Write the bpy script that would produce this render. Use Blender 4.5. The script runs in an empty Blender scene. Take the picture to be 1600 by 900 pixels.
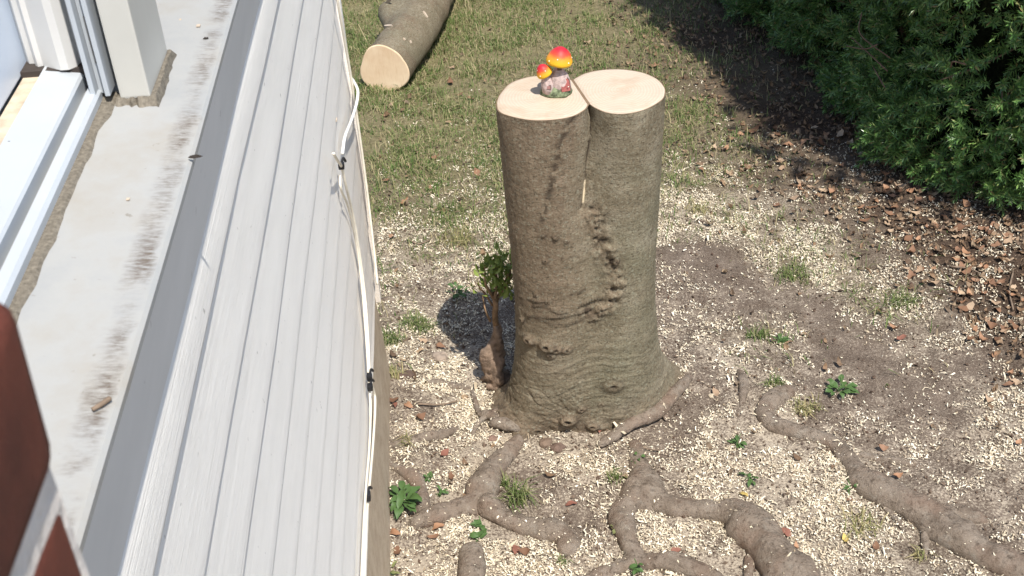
import bpy, math, random
import numpy as np
from mathutils import Matrix, Vector
rng = np.random.default_rng(7); random.seed(7)
sc = bpy.context.scene
COL = sc.collection

# ------------------------------------------------------------------ camera, sky, sun, exposure
FPX = 1900.0; CAMH = 3.0
def _d(u, v): return np.array([u-800., 450.-v, -FPX])
_Y = _d(625, -880); _Y /= np.linalg.norm(_Y)
_Z = -_d(960, 3143); _Z /= np.linalg.norm(_Z); _Z -= _Y*(_Z@_Y); _Z /= np.linalg.norm(_Z)
RM = np.array([np.cross(_Y, _Z), _Y, _Z]); CAM = np.array([0, 0, CAMH])
cam = bpy.data.objects.new('camera', bpy.data.cameras.new('camera')); COL.objects.link(cam)
m = Matrix([list(RM[i])+[float(CAM[i])] for i in range(3)]+[[0, 0, 0, 1]])
cam.matrix_world = m
cam.data.sensor_width = 36; cam.data.lens = FPX/1600*36; cam.data.clip_end = 1000; cam.data.clip_start = 0.02
cam.data.dof.use_dof = True; cam.data.dof.focus_distance = 4.0; cam.data.dof.aperture_fstop = 24
sc.camera = cam
SUN_EL, SUN_AZ = math.radians(61), math.radians(-67)      # azimuth from +X towards +Y
sdir = Vector((math.cos(SUN_EL)*math.cos(SUN_AZ), math.cos(SUN_EL)*math.sin(SUN_AZ), math.sin(SUN_EL)))
w = bpy.data.worlds.new('World'); sc.world = w; w.use_nodes = True
sky = w.node_tree.nodes.new('ShaderNodeTexSky'); sky.sky_type = 'NISHITA'; sky.sun_disc = False
sky.sun_elevation = SUN_EL; sky.sun_rotation = math.atan2(sdir.x, sdir.y)
bg = w.node_tree.nodes['Background']; bg.inputs[1].default_value = 0.15
w.node_tree.links.new(sky.outputs[0], bg.inputs[0])
sl = bpy.data.lights.new('sun', 'SUN'); sl.energy = 4.6; sl.angle = math.radians(0.5); sl.color = (1, .95, .87)
so = bpy.data.objects.new('sun', sl); COL.objects.link(so)
so.rotation_euler = sdir.to_track_quat('Z', 'Y').to_euler()
sc.view_settings.view_transform = 'Standard'; sc.view_settings.look = 'None'
sc.view_settings.exposure = 0.42; sc.view_settings.gamma = 1

# ------------------------------------------------------------------ measuring helpers (photo measurements laid on real planes)
def onz(u, v, z=0.):
    r = RM@_d(u, v); return CAM+r*((z-CAMH)/r[2])
def onx(u, v, x):
    r = RM@_d(u, v); return CAM+r*(x/r[0])
def proj(P):
    c = (np.atleast_2d(P)-CAM)@RM; return np.stack([800-c[:, 0]/c[:, 2]*FPX, 450+c[:, 1]/c[:, 2]*FPX], 1)

def _hash(ix, iy, iz, seed):
    h = (ix.astype(np.int64)*374761393+iy.astype(np.int64)*668265263+iz.astype(np.int64)*2147483647+seed*1274126177) & 0xffffffff
    h = ((h ^ (h >> 13))*1274126177) & 0xffffffff
    return ((h ^ (h >> 16)) & 0xffff)/65535.
def vnoise(x, y, z=0., seed=0):
    x, y, z = np.broadcast_arrays(np.asarray(x, float), np.asarray(y, float), np.asarray(z, float))
    ix, iy, iz = np.floor(x), np.floor(y), np.floor(z); fx, fy, fz = x-ix, y-iy, z-iz
    fx, fy, fz = [t*t*(3-2*t) for t in (fx, fy, fz)]
    r = 0
    for a in (0, 1):
        for b in (0, 1):
            for c in (0, 1):
                r = r+_hash(ix+a, iy+b, iz+c, seed)*(fx if a else 1-fx)*(fy if b else 1-fy)*(fz if c else 1-fz)
    return r
def fbm(x, y, z=0., seed=0, oct=4):
    r = 0; a = .5; t = 0
    for i in range(oct):
        r = r+a*vnoise(x*2**i, y*2**i, np.asarray(z)*2**i, seed+i*17); t += a; a *= .5
    return r/t

# ------------------------------------------------------------------ object helpers
def tag(o, label=None, cat=None, group=None, kind=None):
    if label: o['label'] = label
    if cat: o['category'] = cat
    if group: o['group'] = group
    if kind: o['kind'] = kind
    return o
def empty(name, loc=(0, 0, 0)):
    o = bpy.data.objects.new(name, None); o.location = loc; o.empty_display_size = .05; COL.objects.link(o); return o
def link(name, me, mat=None, parent=None, smooth=False):
    if mat and not me.materials: me.materials.append(mat)
    o = bpy.data.objects.new(name, me); COL.objects.link(o)
    if parent is not None:
        o.parent = parent
        o.matrix_parent_inverse = Matrix.Translation(parent.location).inverted() if parent.parent is None else Matrix.Translation(parent.parent.location).inverted()@Matrix.Identity(4) if parent.type == 'EMPTY' else Matrix.Identity(4)
    return o
def mesh(name, V, F, smooth=False, attrs=None):
    """V (n,3); F: list of lists, or int array (m,k)"""
    me = bpy.data.meshes.new(name); V = np.asarray(V, np.float32)
    if isinstance(F, np.ndarray):
        k = F.shape[1]; me.vertices.add(len(V)); me.vertices.foreach_set('co', V.ravel())
        me.loops.add(F.size); me.loops.foreach_set('vertex_index', F.astype(np.int32).ravel())
        me.polygons.add(len(F)); me.polygons.foreach_set('loop_start', np.arange(0, F.size, k, dtype=np.int32))
        me.update(calc_edges=True)
    else:
        me.from_pydata(V.tolist(), [], [list(f) for f in F])
    me.polygons.foreach_set('use_smooth', np.full(len(me.polygons), bool(smooth)))
    for an, a in (attrs or {}).items():
        at = me.color_attributes.new(an, 'FLOAT_COLOR', 'POINT')
        c = np.ones((len(V), 4), np.float32); c[:, :3] = a; at.data.foreach_set('color', c.ravel())
    me.validate(); return me
def grid_faces(n, m, wrap=False):
    """n rings of m"""
    i = np.arange(n-1)[:, None]; j = np.arange(m if wrap else m-1)[None]; j2 = (j+1) % m
    return np.stack([i*m+j, i*m+j2, (i+1)*m+j2, (i+1)*m+j], -1).reshape(-1, 4)
def box(x0, x1, y0, y1, z0, z1, bev=0.):
    import bmesh
    bm = bmesh.new(); bmesh.ops.create_cube(bm, size=1)
    for v in bm.verts: v.co = ((x0+x1)/2+v.co.x*(x1-x0), (y0+y1)/2+v.co.y*(y1-y0), (z0+z1)/2+v.co.z*(z1-z0))
    if bev: bmesh.ops.bevel(bm, geom=bm.edges[:], offset=bev, segments=2, affect='EDGES', profile=.7)
    me = bpy.data.meshes.new('box'); bm.to_mesh(me); bm.free(); return me
def spline(P, n):
    P = np.asarray(P, float); Q = np.vstack([2*P[0]-P[1], P, 2*P[-1]-P[-2]]); out = []
    k = len(P)-1
    for i in range(k):
        a, b, c, d = Q[i:i+4]
        t = np.linspace(0, 1, n, endpoint=(i == k-1))[:, None]
        out.append(.5*((2*b)+(-a+c)*t+(2*a-5*b+4*c-d)*t*t+(-a+3*b-3*c+d)*t**3))
    return np.vstack(out)
def tube(P, R, seg=12, noise=0., nf=20., seed=0, flat=1., cap=True, tsm=0):
    """tapered tube along points P with radii R"""
    P = np.asarray(P, float); R = np.broadcast_to(np.asarray(R, float), (len(P),)).copy(); n = len(P)
    T = np.gradient(P, axis=0)
    for _ in range(tsm): T = np.vstack([T[:1], (T[:-2]+T[1:-1]+T[2:])/3, T[-1:]])
    T /= np.linalg.norm(T, axis=1)[:, None]+1e-9
    up = np.array([0, 0, 1.]) if abs(T[0, 2]) < .9 else np.array([1., 0, 0])
    V = []
    a = np.arange(seg)/seg*2*np.pi
    side = np.cross(up, T[0]); side /= np.linalg.norm(side)
    for i in range(n):
        side = side-T[i]*(side@T[i]); side /= np.linalg.norm(side)+1e-9; u2 = np.cross(T[i], side)
        c = P[i]+R[i]*(np.cos(a)[:, None]*side+flat*np.sin(a)[:, None]*u2)
        if noise:
            nn = fbm(c[:, 0]*nf, c[:, 1]*nf, c[:, 2]*nf, seed, 3)-.5
            c = P[i]+(c-P[i])*(1+noise*nn*2)[:, None]
        V.append(c)
    V = np.vstack(V); F = grid_faces(n, seg, True).tolist()
    if cap: F.append(list(range(seg))[::-1]); F.append([(n-1)*seg+k for k in range(seg)])
    return V, F

# ------------------------------------------------------------------ material helpers
class NT:
    def __init__(s, name):
        s.m = bpy.data.materials.new(name); s.m.use_nodes = True; s.t = s.m.node_tree; s.b = s.t.nodes['Principled BSDF']
    def n(s, typ, **kw):
        nd = s.t.nodes.new(typ)
        for k, v in kw.items():
            if isinstance(k, str) and hasattr(nd, k): setattr(nd, k, v)
        return nd
    def l(s, a, b): s.t.links.new(a, b)
    def coord(s, scale=(1, 1, 1), kind='Object'):
        tc = s.n('ShaderNodeTexCoord'); mp = s.n('ShaderNodeMapping'); mp.inputs['Scale'].default_value = scale
        s.l(tc.outputs[kind], mp.inputs[0]); return mp.outputs[0]
    def noise(s, co, scale, detail=6, rough=.6, dist=0.):
        t = s.n('ShaderNodeTexNoise'); t.inputs['Scale'].default_value = scale; t.inputs['Detail'].default_value = detail
        t.inputs['Roughness'].default_value = rough; t.inputs['Distortion'].default_value = dist; s.l(co, t.inputs['Vector']); return t.outputs['Fac']
    def vor(s, co, scale, out='Distance', feature='F1'):
        t = s.n('ShaderNodeTexVoronoi', feature=feature); t.inputs['Scale'].default_value = scale; s.l(co, t.inputs['Vector']); return t.outputs[out]
    def ramp(s, fac, stops):
        r = s.n('ShaderNodeValToRGB'); e = r.color_ramp.elements
        while len(e) < len(stops): e.new(.5)
        for el, (p, c) in zip(e, stops):
            el.position = p; el.color = (*c, 1) if not isinstance(c, (int, float)) else (c, c, c, 1)
        s.l(fac, r.inputs[0]); return r.outputs[0]
    def mix(s, fac, a, b, mode='MIX'):
        x = s.n('ShaderNodeMix', data_type='RGBA', blend_type=mode)
        for sock, val in ((x.inputs[0], fac), (x.inputs[6], a), (x.inputs[7], b)):
            if hasattr(val, 'is_output'): s.l(val, sock)
            elif isinstance(val, (int, float)): sock.default_value = val
            else: sock.default_value = (*val, 1)
        return x.outputs[2]
    def math(s, op, a, b=0., clamp=False):
        x = s.n('ShaderNodeMath', operation=op, use_clamp=clamp)
        for sock, val in ((x.inputs[0], a), (x.inputs[1], b)):
            if hasattr(val, 'is_output'): s.l(val, sock)
            else: sock.default_value = val
        return x.outputs[0]
    def attr(s, name):
        a = s.n('ShaderNodeAttribute', attribute_name=name); sp = s.n('ShaderNodeSeparateColor'); s.l(a.outputs['Color'], sp.inputs[0]); return sp.outputs
    def bump(s, h, strength=.5, dist=.01):
        b = s.n('ShaderNodeBump'); b.inputs['Strength'].default_value = strength; b.inputs['Distance'].default_value = dist
        s.l(h, b.inputs['Height']); s.l(b.outputs[0], s.b.inputs['Normal'])
    def fin(s, col, rough=.7, spec=.3):
        if hasattr(col, 'is_output'): s.l(col, s.b.inputs['Base Color'])
        else: s.b.inputs['Base Color'].default_value = (*col, 1)
        if hasattr(rough, 'is_output'): s.l(rough, s.b.inputs['Roughness'])
        else: s.b.inputs['Roughness'].default_value = rough
        s.b.inputs['Specular IOR Level'].default_value = spec
        return s.m
def simple(name, c, rough=.6, spec=.3, var=.15, scale=30., bump=0., bdist=.003):
    t = NT(name); co = t.coord(); f = t.noise(co, scale)
    col = t.ramp(f, [(.3, tuple(x*(1-var) for x in c)), (.7, tuple(min(1, x*(1+var)) for x in c))])
    if bump: t.bump(f, bump, bdist)
    return t.fin(col, rough, spec)
def island(name, cols, rough=.7, spec=.2, trans=0.):
    """colour differs from piece to piece"""
    t = NT(name); g = t.n('ShaderNodeNewGeometry'); k = len(cols)
    col = t.ramp(g.outputs['Random Per Island'], [(i/(k-1), c) for i, c in enumerate(cols)])
    m_ = t.fin(col, rough, spec)
    if trans:
        tr = t.n('ShaderNodeBsdfTranslucent'); t.l(col, tr.inputs[0]); mx = t.n('ShaderNodeMixShader'); mx.inputs[0].default_value = trans
        t.l(t.b.outputs[0], mx.inputs[1]); t.l(tr.outputs[0], mx.inputs[2]); t.l(mx.outputs[0], t.t.nodes['Material Output'].inputs[0])
    return m_
def objrand(name, cols, rough=.7, spec=.2, trans=0.):
    t = NT(name); g = t.n('ShaderNodeObjectInfo'); k = len(cols)
    col = t.ramp(g.outputs['Random'], [(i/(k-1), c) for i, c in enumerate(cols)])
    m_ = t.fin(col, rough, spec)
    return m_

# ------------------------------------------------------------------ ground cover map (chips, grass, litter) at measured spots
SPOTS = [  # u, v, chips, grass, litter
(560,20,.03,.95,.03),(700,60,.05,.92,.05),(800,30,.05,.9,.05),(900,20,.04,.85,.08),(960,60,.04,.75,.1),(1010,20,.03,.45,.35),(740,200,.1,.85,.05),(620,230,.12,.8,.1),
(600,330,.35,.45,.2),(700,330,.35,.55,.1),(760,260,.25,.62,.1),(690,270,.2,.7,.15),(650,400,.65,.25,.1),(750,380,.6,.3,.1),(600,430,.7,.12,.05),(700,430,.65,.1,0),(640,520,.6,.1,0),(700,490,.55,.03,0),(755,500,.5,0,0),
(620,600,.8,.05,.1),(690,580,.95,0,0),(740,620,1,0,0),(640,650,.6,0,.1),(620,750,.6,.05,.1),(700,700,.75,0,.05),(780,690,1,0,0),(740,860,.85,0,0),(640,860,.85,0,.1),(850,695,.95,0,0),(830,745,.3,0,0),(900,800,.28,0,0),(920,710,.95,0,0),(930,770,.5,0,0),
(900,870,.85,0,0),(970,700,.6,0,0),(1050,680,.2,0,0),(1100,630,.35,0,.05),(1040,850,.95,0,0),(1100,840,.85,0,0),(1150,680,.8,0,0),(1120,720,.7,0,0),(1060,740,.6,0,0),(1200,720,.95,0,0),(1260,740,.95,0,0),(1200,650,.75,0,0),(1280,800,.8,.03,.05),(1350,830,.6,.05,.03),
(1450,880,.55,.05,0),(1520,820,.4,0,0),(1400,700,.5,0,0),(1300,640,.35,0,0),(1450,620,.18,0,0),(1510,560,.2,0,0),(1350,560,.14,0,0),(1400,500,.16,0,0),(1280,480,.2,0,0),(1150,460,.3,0,0),(1100,400,.08,0,0),(1130,420,.1,0,0),(1060,480,.4,0,0),(1080,560,.55,0,.05),
(1150,570,.7,.02,0),(1180,530,.5,.1,0),(1080,350,.8,.15,0),(1150,330,.8,.2,0),(1230,340,.6,.1,.1),(1250,405,.75,.22,0),(1320,440,.65,.18,0),(1400,480,.6,.2,0),(1470,530,.6,.03,.05),(1560,620,.75,0,.15),(1570,700,.7,0,.05),(1560,800,.5,0,0),(1060,270,.55,.35,.12),(1100,230,.35,.3,.3),
(1060,180,.1,.55,.15),(1060,90,.04,.3,.35),(1150,150,.05,.1,.7),(1200,250,.2,.12,.5),(1300,320,.35,.04,.6),(1100,60,0,.05,.85),(1250,200,.03,0,.95),(1400,340,.3,0,.9),(1500,400,.4,0,1),(1580,450,.45,0,1),(1550,520,.5,0,.85),(1590,570,.5,0,.7),(1450,430,.5,.05,.55),(1350,380,.4,.05,.35),
(1700,350,.05,0,.9),(1700,600,.5,0,.7),(1700,800,.5,0,.2),(1250,-40,0,0,.9),(1000,-60,.02,.6,.3),(700,-80,.02,.95,.03),(400,-50,.02,.95,.03),(400,-300,.02,.95,.03),(900,-300,.02,.9,.05),(1000,960,.8,0,0),(1300,980,.7,0,0),(700,980,.8,0,.05)]
_SP = np.array(SPOTS, float); _SXY = np.array([onz(a, b)[:2] for a, b in _SP[:, :2]])
def cover_exact(x, y):
    x = np.asarray(x, float); y = np.asarray(y, float)
    wx = x+.22*(fbm(x*3, y*3, 0, 91)-.5); wy = y+.3*(fbm(x*3, y*3, 5, 92)-.5)
    num = np.zeros(x.shape+(3,)); den = np.zeros(x.shape)
    for (px, py), s in zip(_SXY, _SP):
        k = 1/(((wx-px)**2+(wy-py)**2*.7)+.004)**2
        num += k[..., None]*s[2:]; den += k
    return num/den[..., None]
_cgx = np.arange(-3, 6.01, .025); _cgy = np.arange(1, 11.01, .025); _CG = cover_exact(*np.meshgrid(_cgx, _cgy))
def cover(x, y):
    fx = np.clip((np.asarray(x, float)+3)/.025, 0, len(_cgx)-1.001); fy = np.clip((np.asarray(y, float)-1)/.025, 0, len(_cgy)-1.001)
    ix, iy = fx.astype(int), fy.astype(int); a, b = (fx-ix)[..., None], (fy-iy)[..., None]
    return (_CG[iy, ix]*(1-a)+_CG[iy, ix+1]*a)*(1-b)+(_CG[iy+1, ix]*(1-a)+_CG[iy+1, ix+1]*a)*b
def gz(x, y):
    x = np.asarray(x, float); y = np.asarray(y, float)
    z = .03*(fbm(x*1.1, y*1.1, 0, 3)-.5)+.022*(fbm(x*7, y*7, 0, 4)-.5)+.012*(vnoise(x*28, y*28, 0, 5)-.5)
    return z+.05*np.clip((-.12-x)/.25, 0, 1)*np.clip((y-2.7)/.5, 0, 1)

# ------------------------------------------------------------------ ground sheet
def axis(lo, hi, step, far):
    a = list(np.arange(lo, hi+1e-6, step)); s = step; L = []; p = lo
    while p > -far: s *= 1.5; p -= s; L.append(p)
    Rr = []; s = step; p = a[-1]
    while p < far: s *= 1.5; p += s; Rr.append(p)
    return np.array(L[::-1]+a+Rr)
ax = axis(-.7, 3.3, .018, 250); ay = axis(1.9, 8.2, .02, 250)
GX, GY = np.meshgrid(ax, ay); cv = cover(GX, GY)
GZ = gz(GX, GY)
V = np.stack([GX, GY, GZ], -1).reshape(-1, 3)
t = NT('soil'); co = t.coord(kind='Object'); z3 = t.attr('cover')
dirt = t.ramp(t.noise(co, 9, 8, .7), [(.3, (.085, .062, .047)), (.55, (.155, .12, .094)), (.75, (.23, .185, .15))])
fine = t.noise(co, 160, 3, .7)
dirt = t.mix(t.math('MULTIPLY', t.ramp(fine, [(.52, 0.), (.62, 1.)]), .5), dirt, (.33, .27, .21))
dirt = t.mix(t.ramp(t.noise(co, 230, 2, .6), [(.33, .55), (.42, 0.)]), dirt, (.05, .035, .027))
dust = t.ramp(t.math('ADD', t.math('MULTIPLY', t.noise(co, 120, 4, .75), 1.), t.math('ADD', t.math('MULTIPLY', z3[0], .22), t.math('MULTIPLY', t.math('SUBTRACT', t.noise(co, 9, 4, .7), .5), .35))), [(.60, 0.), (.74, 1.)])
dirt = t.mix(t.math('MULTIPLY', dust, .7), dirt, (.56, .48, .37))
lit = t.ramp(t.noise(co, 60, 5, .7), [(.3, (.022, .015, .011)), (.7, (.1, .065, .045))])
dirt = t.mix(t.math('MULTIPLY', z3[2], .95, True), dirt, lit)
gr = t.ramp(t.noise(co, 70, 5, .7), [(.35, (.11, .105, .045)), (.65, (.27, .23, .13))])
dirt = t.mix(t.math('MULTIPLY', z3[1], 1.0, True), dirt, gr)
t.bump(t.noise(co, 110, 6, .7), .8, .012)
SOIL = t.fin(dirt, .95, .1)
tag(link('ground', mesh('ground', V, grid_faces(len(ay), len(ax)), True, {'cover': np.clip(cv.reshape(-1, 3), 0, 1)}), SOIL), kind='structure')

# ------------------------------------------------------------------ house with vinyl siding, sill and window
WX = -.346; YC = 3.70
HOUSE = tag(empty('house', (-1.2, 2, 0)), 'house corner clad in white horizontal vinyl siding with a window above', 'house')
def vinyl(name, c, grain=True):
    t = NT(name); co = t.coord((1, .35, 1)); n1 = t.noise(t.coord((1, .8, 5)), 4, 5); col = t.ramp(n1, [(.3, tuple(x*.93 for x in c)), (.7, c)])
    spk = t.noise(t.coord((1, 1, 1)), 55, 2, .5); col = t.mix(t.ramp(spk, [(.73, 0.), (.77, .6)]), col, (.25, .23, .2))
    wv = t.noise(t.coord((3, 1.2, 130)), 3, 6, .7, .6)
    wv2 = t.noise(t.coord((3, .5, 420)), 1, 4, .6, .3)
    col = t.mix(t.ramp(wv2, [(.35, .09), (.6, 0.)]), col, tuple(x*.72 for x in c))
    if grain: t.bump(t.math('ADD', wv, wv2), .5, .003)
    # beige tint growing toward the far corner and the lowest courses
    xyz = t.n('ShaderNodeSeparateXYZ'); t.l(t.n('ShaderNodeTexCoord').outputs['Object'], xyz.inputs[0])
    gm = t.math('MULTIPLY', t.math('SUBTRACT', xyz.outputs[1], 2.2), .6, True)
    gm2 = t.math('MULTIPLY', t.math('SUBTRACT', 1.75, xyz.outputs[2]), 1.3, True)
    gf = t.math('MULTIPLY', t.math('MULTIPLY', gm, gm2), t.math('ADD', t.math('MULTIPLY', n1, .9), .15), True)
    col = t.mix(gf, col, (.62, .52, .41))
    return t.fin(col, .75, .12)
VINYL = vinyl('white_vinyl', (.90, .87, .815)); 
SMOOTHW = simple('white_trim', (.8, .81, .82), .4, .4, .05, 12)
# one plank for each course
lines = [2.149]+[2.078-.168*i for i in range(10)]+[.51]
Y0, Y1 = -1.5, YC-.035
ys = np.linspace(Y0, Y1, 14)
for i in range(len(lines)-1):
    zt, zb = lines[i], lines[i+1]; h = zt-zb
    prof = [(-.010, zt+.01), (-.0019, zt-.002), (-.0014, zt-.12*h), (-.0005, zt-.3*h), (.0016, zt-.55*h), (.0035, zt-.8*h), (.0048, zb+.006), (.0042, zb+.001), (.001, zb-.001), (-.010, zb-.002)]
    if i == 0: prof = [(-.004, zt+.012), (-.0012, zt+.006), (.0005, zt-.004), (.0025, zt-.02), (.0055, zb+.006), (.005, zb+.001), (.001, zb-.001), (-.012, zb-.002)]
    P = []
    for q, y in enumerate(ys):
        wob = .0012*math.sin(y*3.1+i*1.7)+.0008*math.sin(y*7+i)
        for (dx, z) in prof: P.append((WX+dx+(wob if dx > -.009 else 0), y, z+.0015*math.sin(y*2+i*2.3)))
    me = mesh('plank', P, grid_faces(len(ys), len(prof)), True)
    link('siding_plank', me, VINYL, HOUSE)
for me, nm, mt in [(box(-2.4, WX-.0135, Y0-.3, YC-.012, .5, 2.2), 'wall_core', SMOOTHW),
               (box(WX-.05, WX+.012, YC-.034, YC+.012, .4, 2.2, .004), 'corner_post', VINYL)]: link(nm, me, mt, HOUSE)
for k in range(11):
    zb = .51+.168*k
    link('siding_plank', box(-2.4, WX-.051, YC-.011, YC+.004, zb, min(zb+.165, 2.2)), VINYL, HOUSE)
t = NT('concrete'); co = t.coord(); n1 = t.noise(co, 14, 8, .7); col = t.ramp(n1, [(.3, (.36, .28, .2)), (.7, (.52, .43, .32))])
col = t.mix(t.ramp(t.noise(co, 120, 3), [(.6, 0.), (.7, .5)]), col, (.2, .14, .09)); t.bump(t.noise(co, 90, 6, .7), .6, .006); CONC = t.fin(col, .95, .1)
fb = [(-2.38, -.3), (WX+.022, -.3), (WX+.012, 0.), (WX-.010, .49), (WX-.03, .503), (-2.38, .503)]
link('foundation', mesh('foundation', [(x_, y_, z_) for y_ in (Y0, YC-.03) for x_, z_ in fb], grid_faces(2, 6, True).tolist()+[[5, 4, 3, 2, 1, 0], [6, 7, 8, 9, 10, 11]]), CONC, HOUSE)
# fascia and sill
XL = WX+.04; ZE = float(onx(250, 420, XL)[2])
t = NT('sill_paint_shaded'); co = t.coord(); n1 = t.noise(t.coord((1, 1, 1)), 7, 7, .65)
col = t.ramp(n1, [(.3, (.30, .31, .315)), (.5, (.345, .345, .335)), (.72, (.32, .30, .265))])  # white sill greyed: shade of an unmodelled eave put into its colour
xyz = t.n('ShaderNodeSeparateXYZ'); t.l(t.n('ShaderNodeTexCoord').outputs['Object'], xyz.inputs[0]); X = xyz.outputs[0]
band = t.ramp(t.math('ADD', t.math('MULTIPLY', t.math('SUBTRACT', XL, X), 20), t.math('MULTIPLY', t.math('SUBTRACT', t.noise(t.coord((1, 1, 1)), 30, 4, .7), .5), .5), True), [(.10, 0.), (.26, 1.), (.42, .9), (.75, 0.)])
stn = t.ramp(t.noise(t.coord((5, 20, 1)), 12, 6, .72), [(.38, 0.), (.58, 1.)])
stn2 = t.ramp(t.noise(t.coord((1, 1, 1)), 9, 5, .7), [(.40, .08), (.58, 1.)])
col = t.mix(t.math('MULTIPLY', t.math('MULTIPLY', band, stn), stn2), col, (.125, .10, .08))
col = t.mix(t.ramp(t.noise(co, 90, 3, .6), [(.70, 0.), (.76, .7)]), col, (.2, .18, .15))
t.bump(t.noise(co, 22, 5), .2, .004); SILL_SHADED = t.fin(col, .6, .25)
t = NT('fascia_paint'); col = t.ramp(t.noise(t.coord((1, .6, 1)), 6, 6, .6), [(.3, (.68, .665, .635)), (.7, (.76, .74, .71))])
col = t.mix(t.ramp(t.noise(t.coord((1, 1, .4)), 45, 3, .6), [(.71, 0.), (.76, .8)]), col, (.2, .16, .13)); FASC = t.fin(col, .9, .03)
ya = np.linspace(Y0, YC-.02, 40)
def strip(name, prof, mat, parent=HOUSE, yy=ya, wob=0.):
    P = [(x+wob*math.sin(y*6.3+x*40), y, z+wob*math.sin(y*4.1)) for y in yy for (x, z) in prof]
    return link(name, mesh(name, P, grid_faces(len(yy), len(prof)), False), mat, parent)
strip('fascia', [(WX-.03, ZE-.014), (XL-.0035, ZE-.014), (WX-.0005, 2.1535), (WX-.03, 2.154)], FASC, wob=.0008)
strip('sill', [(-.75, ZE-.02), (-.75, ZE+.026), (-.45, ZE+.012), (XL-.004, ZE+.001), (XL, ZE-.002), (XL-.0005, ZE-.010), (XL-.002, ZE-.0125), (XL-.02, ZE-.0128)], SILL_SHADED, wob=.0008)
ZS = ZE+.010
def S(u, v, dz=0.): return onz(u, v, ZS+dz)
DIRT = simple('grimy_caulk', (.17, .15, .12), .9, .1, .4, 200, .5, .002)
COLM = simple('cream_mullion', (.50, .49, .45), .45, .35, .05, 8)
a, b, c = S(187, 148, .01), S(237, 145, .01), S(258, 75, .01)
TOPZ = 4.3
cx0, cx1, cy0, cy1 = a[0], (b[0]+c[0])/2, (a[1]+b[1])/2, c[1]
link('window_mullion', box(cx0, cx1, cy0, cy1, ZS+.004, TOPZ, .003), COLM, HOUSE)
# ragged caulk bead round the mullion foot and along the track
P = []; ring = [(cx0-.008, cy0-.010), (cx1+.010, cy0-.012), (cx1+.009, cy1+.012), (cx0-.008, cy1+.012)]
pts = []
for k in range(4):
    p, q = np.array(ring[k]), np.array(ring[(k+1) % 4])
    for s in np.arange(0, 1, .08): pts.append(p+(q-p)*s)
pts = np.array(pts); cen = pts.mean(0); j = 1+.12*(rng.random(len(pts))-.5)
n = len(pts); P = [(*(cen+(p-cen)*f), ZS-.006) for p, f in zip(pts, j)]+[(*(cen+(p-cen)*.86*f), ZS+.006) for p, f in zip(pts, j)]
link('caulk', mesh('caulk', P, grid_faces(2, n, True).tolist()+[list(range(n, 2*n))]), DIRT, HOUSE)
tf, tn = S(165, 140, .012), S(10, 452, .012); xt = (tf[0]+tn[0])/2; yt = tf[1]-.004
yy = np.arange(-1.2, yt+.02, .02)
P = []
for y in yy:
    wv_ = .012+.009*float(vnoise(y*22, 0, 0, 33))+.003*random.random()
    P += [(xt-.002, y, ZS+.003), (xt+wv_*.6, y, ZS+.002), (xt+wv_, y, ZS-.004)]
link('caulk', mesh('caulk', P, grid_faces(len(yy), 3)), DIRT, HOUSE)
FRAME = simple('window_white', (.42, .45, .48), .35, .45, .04, 10)
def prism(name, prof, y0, y1, mat):
    n = len(prof); P = [(x, y, z) for y in (y0, y1) for x, z in prof]
    return link(name, mesh(name, P, [[k, (k+1) % n, n+(k+1) % n, n+k] for k in range(n)]+[list(range(n))[::-1], list(range(n, 2*n))]), mat, HOUSE)
xd = S(135, 118, .015)[0]; xb = S(57, 110, .02)[0]; xp = xb-.012
prism('window_track', [(xt, ZS-.01), (xt, ZS+.012), (xt-.004, ZS+.016), (xd+.012, ZS+.018), (xd+.009, ZS+.008), (xd+.009, ZS-.01)], -1.2, yt, FRAME)
prism('window_sill_board', [(xd, ZS-.01), (xd, ZS+.020), (xd-.003, ZS+.023), (xb+.016, ZS+.030), (xb+.016, ZS-.01)], -1.2, yt+.05, FRAME)
link('caulk', box(xb-.01, xb+.0155, -1.2, yt+.07, ZS-.01, ZS+.022), simple('tan_sill_wood', (.5, .42, .32), .9, .1, .3, 40), HOUSE)
# closed sash : lower rail, bright bead, pane
SASH = simple('sash_paint', (.60, .68, .80), .35, .45, .04, 10)
link('sash_rail', box(xp-.03, xp, -1.2, yt+.09, ZS+.024, ZS+.135, .002), SASH, HOUSE)
link('glazing_bead', box(xp-.012, xp+.004, -1.2, yt+.09, ZS+.137, ZS+.150, .002), FRAME, HOUSE)
t = NT('window_glass'); t.b.inputs['Coat Weight'].default_value = .6; t.b.inputs['Coat Roughness'].default_value = .05
link('window_pane', box(xp-.02, xp-.008, -1.2, yt+.09, ZS+.152, TOPZ), t.fin((.62, .68, .76), .1, .6), HOUSE)
# jamb moulding beside the sash
yj = yt+.055
jp = [(xp+.001, yj+.05), (xp+.001, yj+.012), (xp+.006, yj+.004), (xp+.014, yj+.003), (xp+.016, yj-.004), (xp+.02, yj-.008), (xp+.026, yj-.006), (xp+.04, yj-.016), (xp+.052, yj-.024), (xp+.062, yj-.024), (xp+.070, yj-.016), (xp+.072, yj-.004), (xp+.080, yj-.002), (xp+.082, yj+.05)]
n = len(jp); P = [(x, y, ZS+.030) for x, y in jp]+[(x, y, TOPZ) for x, y in jp]
link('window_jamb', mesh('jamb', P, [[k, (k+1) % n, n+(k+1) % n, n+k] for k in range(n)]+[list(range(n))[::-1]]), simple('jamb_cream', (.62, .61, .59), .3, .45, .03, 9), HOUSE)
link('jamb_gap', box(xp, xd+.012, yj-.02, yj+.04, ZS+.0, ZS+.0295), simple('dark_gap', (.06, .05, .045), .9, .1), HOUSE)
f1, f2 = S(153, 138, .012), S(176, 137, .012)
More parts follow.
